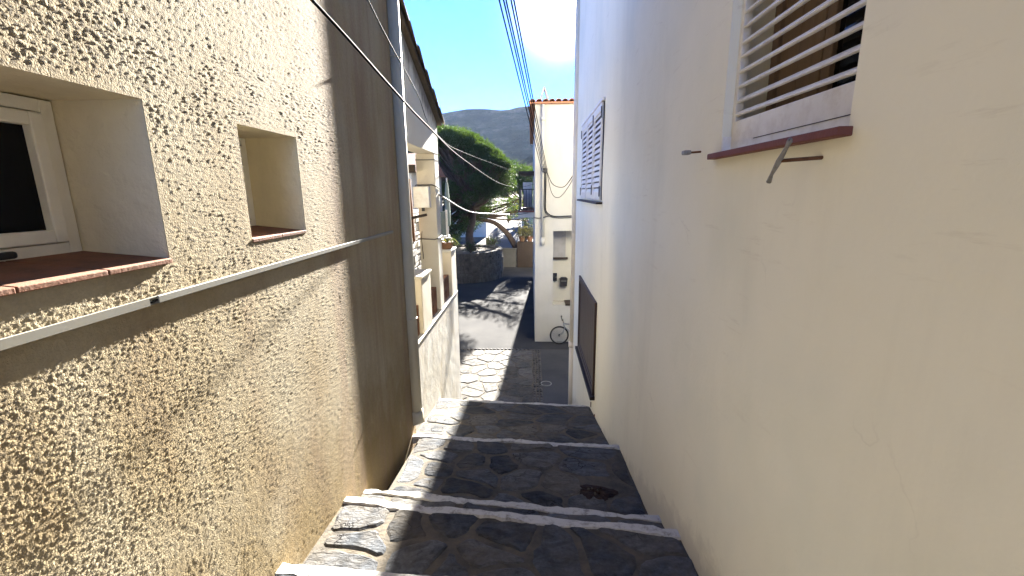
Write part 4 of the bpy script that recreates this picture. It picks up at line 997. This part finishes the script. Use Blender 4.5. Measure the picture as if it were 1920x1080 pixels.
wire('looped_cable', smoothpts([anchor+Vector((.04, .03, -.02)), (0.70, 14.5, .24), (0.93, 13.0, .13), (1.05, 11.5, .38), (0.98, 9.75, 0.52)]), 0.010, 'black_cable', 'slack wire loop between the bracket and the cream downpipe')
wire('looped_cable', smoothpts([anchor+Vector((.05, .03, -.05)), (0.68, 14.5, -.05), (0.85, 13.4, -.16), (1.0, 11.8, .16), (0.97, 9.75, 0.44)]), 0.008, 'black_cable', 'lower of the slack wire loops above the thick black cable')
wire('corner_cable', smoothpts([(0.10, 15.0-.02, -.83), (0.30, FY-.03, -.86), (0.52, FY-.14, -.80), (0.62, FY-.03, -.78)]), 0.018, 'pale_cable', 'pale cable crossing the drainpipe at the far house corner')

# ------------------------------------------------------------------ planter with pine
pl = thing('stone_planter', (-4.2, 27.6, ZR), 'round rubble stone planter wall under the big pine', 'planter')
PR, PH = 2.45, 1.75
m = MB(); n = 40
V = [(-4.2+r_*math.cos(2*math.pi*k/n), 27.6+r_*math.sin(2*math.pi*k/n), z) for (r_, z) in ((PR-.08, ZR-.05), (PR-.10, ZR+PH-.03), (PR-.45, ZR+PH-.03)) for k in range(n)]
m.add(V, [(q*n+k, q*n+(k+1) % n, (q+1)*n+(k+1) % n, (q+1)*n+k) for q in range(2) for k in range(n)]); m.build('core', 'mortar', pl)
V = [(-4.2, 27.6, ZR+PH-.1)]+[(-4.2+(PR-.4)*math.cos(2*math.pi*k/n), 27.6+(PR-.4)*math.sin(2*math.pi*k/n), ZR+PH-.1) for k in range(n)]
MB().add(V, [(0, 1+k, 1+(k+1) % n) for k in range(n)]).build('soil', 'earth', pl)
rg = random.Random(15); m = MB(); z = ZR
while z < ZR+PH-0.1:
    h = rg.uniform(.13, .24); t = rg.uniform(0, .1)
    while t < 2*math.pi:
        L = rg.uniform(.18, .42)/PR; q = rg.uniform(-.02, .05); r0, r1 = PR-.12, PR-.03+q
        a, c = t+.008, t+L-.008
        P = [(-4.2+rr*math.cos(tt), 27.6+rr*math.sin(tt), zz) for zz in (z+.012, z+h-.012) for rr, tt in ((r0, a), (r1-.02, a), (r1, (a+c)/2), (r1-.02, c), (r0, c))]
        m.add(P, [(0, 1, 6, 5), (1, 2, 7, 6), (2, 3, 8, 7), (3, 4, 9, 8), (5, 6, 7, 8, 9), (4, 3, 2, 1, 0)]); t += L
    z += h
o = m.build('stone_facing', 'stone_rubble', pl); o['kind'] = 'stuff'

class Leaves:
    """collects many small diamond leaves or needle tufts as numpy arrays"""
    def __init__(s, seed): s.g = np.random.default_rng(seed); s.V = []
    def blob(s, cen, rad, n, size, needle=False, shell=0.55):
        g = s.g; d = g.normal(size=(n, 3)); d /= np.linalg.norm(d, axis=1)[:, None]
        rr = (shell+(1-shell)*g.random(n))*(1+0.16*g.normal(size=n))
        p = np.array(cen)+d*np.array(rad)*rr[:, None]
        k = 3 if needle else 1; p = np.repeat(p, k, 0); d = np.repeat(d, k, 0); N = len(p)
        a = d*0.9+np.stack([g.uniform(-1, 1, N), g.uniform(-1, 1, N), g.uniform(-.3, 1.1, N)], 1)
        a /= np.linalg.norm(a, axis=1)[:, None]; a *= (size*g.uniform(.7, 1.4, N))[:, None]
        e = np.cross(a, g.normal(size=(N, 3))); e /= np.linalg.norm(e, axis=1)[:, None]+1e-9; e *= size*(0.16 if needle else 0.5)
        s.V.append(np.stack([p-e*.6, p+a*.5+e*.4, p+a, p+a*.5-e], 1).reshape(-1, 3))
    def build(s, name, mat, parent):
        V = np.concatenate(s.V); return link(name, np_mesh(name, V, np.arange(len(V)).reshape(-1, 4)), mat, parent)
def pine(name, base, trunk, crown, label, seed, needles=90, size=.20, trunk_r=.28, bark='bark'):
    rg = random.Random(seed); t = thing(name, base, label, 'tree', 'pines by the road')
    nb = len(trunk); MB().tube(smoothpts(trunk, 5), [trunk_r*(1-0.6*i/((nb-1)*5)) for i in range((nb-1)*5+1)], 10).build('trunk', bark, t, True)
    top = Vector(trunk[-1]); lm = MB(); m = Leaves(seed)
    for (c, r_) in crown:
        c = Vector(c); s = Vector(trunk[-1]).lerp(Vector(trunk[-2]), rg.random()*.8)
        mid = s.lerp(c, .5)+Vector((rg.uniform(-.3, .3), rg.uniform(-.3, .3), -.25)); lm.tube(smoothpts([s, mid, c], 4), [.10*(1-.09*i) for i in range(9)], 6)
        for q in range(3):
            e = c+Vector((rg.uniform(-1, 1)*r_[0], rg.uniform(-1, 1)*r_[1], rg.uniform(-.4, .8)*r_[2]))*.8; lm.tube([mid.lerp(c, .6), e], [.035, .012], 4)
        m.blob(c, r_, int(needles*r_[0]*r_[2]*(4 if r_[2] != .401 else 2.4)), size, True)
    lm.build('limbs', bark, t, True); m.build('crown', 'pine_needles', t)
    return t
rg = random.Random(31); crown = []
# umbrella crown: many rounded clumps under a dome that is highest on the left and falls to the right
def dome(x): return float(np.interp(x, [-9, -7.2, -5.8, -4.3, -3.3, -2.2, -1.2, -.5], [2.6, 3.7, 4.05, 3.9, 3.35, 2.55, 1.5, 0.5]))
def under(x): return float(np.interp(x, [-9, -5.0, -4.0, -3.2, -2.0, -1.0, -.5], [-3.5, -3.5, -2.9, -1.1, -.45, .2, .3]))
for k in range(300):
    x = rg.uniform(-8.2, -1.5); r_ = rg.uniform(.36, .70)*(0.8 if x > -2.2 else 1.0); lo_z, hi_z = under(x), dome(x)
    y = 28.6+rg.uniform(-2.4, 2.6); edge_ = 1-0.16*((y-28.6)/2.5)**2
    z = hi_z*edge_-r_*.75 if rg.random() < .5 else rg.uniform(lo_z+.2, max(lo_z+.3, hi_z*edge_-r_*.7))
    crown.append(((x, y, z), (r_, r_, r_*.68)))
pine('pine_tree', (-4.0, 27.6, ZR+PH), [(-3.7, 27.6, ZR+PH-.15), (-3.85, 27.7, -2.6), (-3.6, 28.0, -1.4), (-3.7, 28.3, .6)], crown, 'big dark green pine growing from the round stone planter', 1, 330, .15, .30)
pine('leaning_pine', (-0.95, 31.5, -4.0), [(-0.75, 31.6, -4.4), (-1.25, 31.5, -3.5), (-1.75, 31.4, -2.75), (-2.6, 31.2, -2.05), (-3.9, 31.0, -1.72), (-4.9, 30.8, -1.1)],
     [((-5.2, 30.6, -.3), (1.1, 1.0, .7)), ((-4.2, 30.9, -.5), (.9, .9, .5)), ((-1.9, 31.2, -.9), (.8, .7, .401)), ((-1.1, 31.4, -.7), (.7, .7, .401)), ((-2.7, 31.0, -1.0), (.8, .7, .401)), ((-.6, 31.6, -1.3), (.6, .6, .401)), ((-.2, 31.8, -.3), (.7, .7, .401)), ((.5, 31.8, -.9), (.7, .7, .401)), ((.4, 32, 0), (.7, .7, .401)), ((-.1, 31.9, -2.0), (.6, .6, .401)), ((-1.3, 31.8, -1.5), (.6, .6, .401))], 'leaning pine with a thick curved trunk over the concrete ramp', 2, 220, .15, .24, 'bark')  # the flat sparse clumps are added to throw dappled shade on the road
c2 = [((x, 46+rg.uniform(-2, 2), z), (r_, r_, r_*.7)) for x, z, r_ in [(rg.uniform(-4.2, 1.4), rg.uniform(-.4, 2.5), rg.uniform(.7, 1.15)) for _ in range(26)]]
pine('pine_tree', (-0.6, 46, ZR), [(-0.6, 46, ZR), (-.5, 46, -2.8), (-.7, 46, -.6)], c2, 'smaller sunlit pine farther back beside the far house', 3, 130, .20, .25)
# twiggy scrub below the crown
def shrub(name, c, r_, n, size, mat, label, seed, group=None):
    rg = random.Random(seed); t = thing(name, (c[0], c[1], c[2]-r_[2]), label, 'shrub', group)
    m = Leaves(seed); m.blob(c, r_, n, size, False, .2); m.build('foliage', mat, t)
    q = MB()
    for k in range(14):
        e = Vector(c)+Vector((rg.uniform(-1, 1)*r_[0], rg.uniform(-1, 1)*r_[1], rg.uniform(0, 1)*r_[2])); q.tube([(c[0], c[1], c[2]-r_[2]), Vector((c[0], c[1], c[2])).lerp(e, .4), e], [.03, .02, .008], 4)
    q.build('stems', 'bark', t)
shrub('shrub', (-1.7, 34, -1.55), (1.0, .8, .8), 260, .12, 'dry_leaves', 'sparse sunlit shrub above the concrete ramp', 51)
shrub('shrub', (-.7, 35, -1.0), (.8, .8, .8), 200, .12, 'dry_leaves', 'thin pale shrub under the balcony edge', 52)
shrub('shrub', (-3.6, 26.3, -3.2), (.5, .4, .35), 220, .10, 'shrub_leaves', 'low dark shrub at the planter rim', 53)
shrub('shrub', (-2.6, 29.9, -3.3), (.6, .5, .4), 240, .10, 'shrub_leaves', 'low shrub spreading between planter and ramp', 54)
shrub('shrub', (-4.9, 22.0, -2.6), (.9, .7, 1.3), 700, .12, 'shrub_leaves', 'tall dark bush behind the end of the garden wall', 55)
# concrete ramp
rp = thing('concrete_ramp', (-1.8, 33, ZR), 'sunlit concrete ramp rising behind the planter', 'ramp')
MB().prism([(-2.9, 31.0, ZR-.05), (-2.9, 31.0, -3.92), (-2.9, 46, -2.75), (-2.9, 46, ZR-.05)], (1.95, 0, 0)).build('ramp_body', 'concrete', rp, bevel=.02)
box('kerb', (-2.92, 30.9, -3.93), (-0.92, 31.05, -3.85), 'concrete', rp)
box('parapet', (-3.15, 31.0, ZR), (-2.91, 40, -3.1), 'stone_rubble', rp)
# houses and cars far behind, seen below the crown
def small_house(name, x0, x1, y0, y1, z1, mat, label, wins):
    t = thing(name, ((x0+x1)/2, y0, ZR), label, 'house', 'far houses behind the pine')
    box('wall', (x0, y0, ZR-.05), (x1, y1, z1), mat, t)
    MB().prism([(x0-.2, y0-.25, z1), (x0-.2, y1+.2, z1), (x0-.2, (y0+y1)/2, z1+.9)], (x1-x0+.4, 0, 0)).build('roof', 'terracotta', t)
    for (a, c, d, e) in wins:
        q = box('window', (a, y0-.05, d), (c, y0-.002, e), 'white_paint', t); box('pane', (a+.08, y0-.06, d+.08), (c-.08, y0-.051, e-.08), 'glass_dark', q)
small_house('far_cottage', -3.3, 1.5, 62, 70, -0.9, 'far_wall', 'blue grey shaded cottage glimpsed under the pine boughs', [(-2.6, -1.7, -2.8, -1.7), (-1.0, -.2, -2.8, -1.7)])
small_house('white_cottage', -9.5, -5.2, 52, 60, -.4, 'white_plaster', 'white cottage glimpsed left under the pine', [(-7.0, -6.0, -2.2, -1.0)])
small_house('neighbour_house', -9.0, -4.35, 16.5, 22, 0.75, 'white_plaster', 'white neighbour house behind the porch, seen past the downpipe', [(-5.35, -4.85, -1.3, -.25)])
# terrace clutter beyond the garden wall
ps = thing('closed_parasol', (-2.42, 13.0, -2.6), 'closed grey green parasol standing beyond the porch column', 'parasol')
tubeo('pole', [(-2.42, 13, -3.0), (-2.42, 13, .42)], .018, 'galvanised', ps)
q = MB(); n = 14; pr = [(.33, .012), (.24, .035), (-.1, .055), (-.55, .068), (-.9, .06), (-.95, .04)]
V = [(-2.42+r_*(1+.22*(k % 2))*math.cos(2*math.pi*k/n), 13+r_*(1+.22*(k % 2))*math.sin(2*math.pi*k/n), z) for z, r_ in pr for k in range(n)]
q.add(V, [(j*n+k, j*n+(k+1) % n, (j+1)*n+(k+1) % n, (j+1)*n+k) for j in range(len(pr)-1) for k in range(n)]); q.build('canopy', 'parasol_cloth', ps, True)
tb = thing('terrace_screen', (-2.5, 12.2, -2.6), 'teal screen with pale foot standing past the column', 'screen')
box('panel', (-2.75, 12.2, -1.15), (-2.30, 12.24, -.50), 'teal_panel', tb); box('foot', (-2.78, 12.18, -1.60), (-2.28, 12.5, -1.16), 'white_plaster', tb); box('post', (-2.33, 12.17, -2.6), (-2.28, 12.2, -.45), 'galvanised', tb)
lt = MB().box((-6, 9.6, -5.2), (-2.35, 13.8, -2.70)).build('lower_terrace', 'concrete'); tag(lt, 'raised terrace behind the garden wall end', 'terrace', kind='structure')
# agave on the last pier
ag = thing('agave_plant', (XC-.12, 8.5, -1.05), 'spiky drooping plant in a bowl on the last garden pier', 'plant')
MB().tube([(XC-.13, 8.5, -1.06), (XC-.13, 8.5, -.93)], [.10, .16], 14).build('bowl', 'pot_clay', ag)
rg = random.Random(8)
for k in range(26):
    t = rg.uniform(0, 6.28); L = rg.uniform(.16, .30); d = Vector((math.cos(t), math.sin(t), 0)); c = Vector((XC-.13, 8.5, -.95)); sd = Vector((-d.y, d.x, 0))
    V = []; ns = 6
    for j in range(ns+1):
        s = j/ns; p = c+d*L*s*1.1+Vector((0, 0, L*(1.5*s-1.7*s*s))); wd = .022*(1-s)**.6+.002; V += [p-sd*wd, p+Vector((0, 0, -.008)), p+sd*wd]
    F = []
    for j in range(ns): F += [(j*3, j*3+1, j*3+4, j*3+3), (j*3+1, j*3+2, j*3+5, j*3+4)]
    MB().add(V, F).build('leaf', 'dry_leaves' if k % 3 else 'shrub_leaves', ag, True)

# ------------------------------------------------------------------ haze
hzb = NB('haze_air'); hzb.t.nodes.remove(hzb.b)
pv = hzb.n('ShaderNodeVolumePrincipled'); pv.inputs['Color'].default_value = (0.62, 0.78, 1.0, 1); pv.inputs['Density'].default_value = 0.00011; pv.inputs['Anisotropy'].default_value = 0.0
hzb.lk(pv.outputs[0], hzb.out.inputs['Volume']); M['haze_air'] = hzb.m
hzo = box('haze', (-980, -80, -20), (980, 1600, 150), 'haze_air'); tag(hzo, 'thin bluish sea haze over the village and hills', 'haze', kind='stuff')
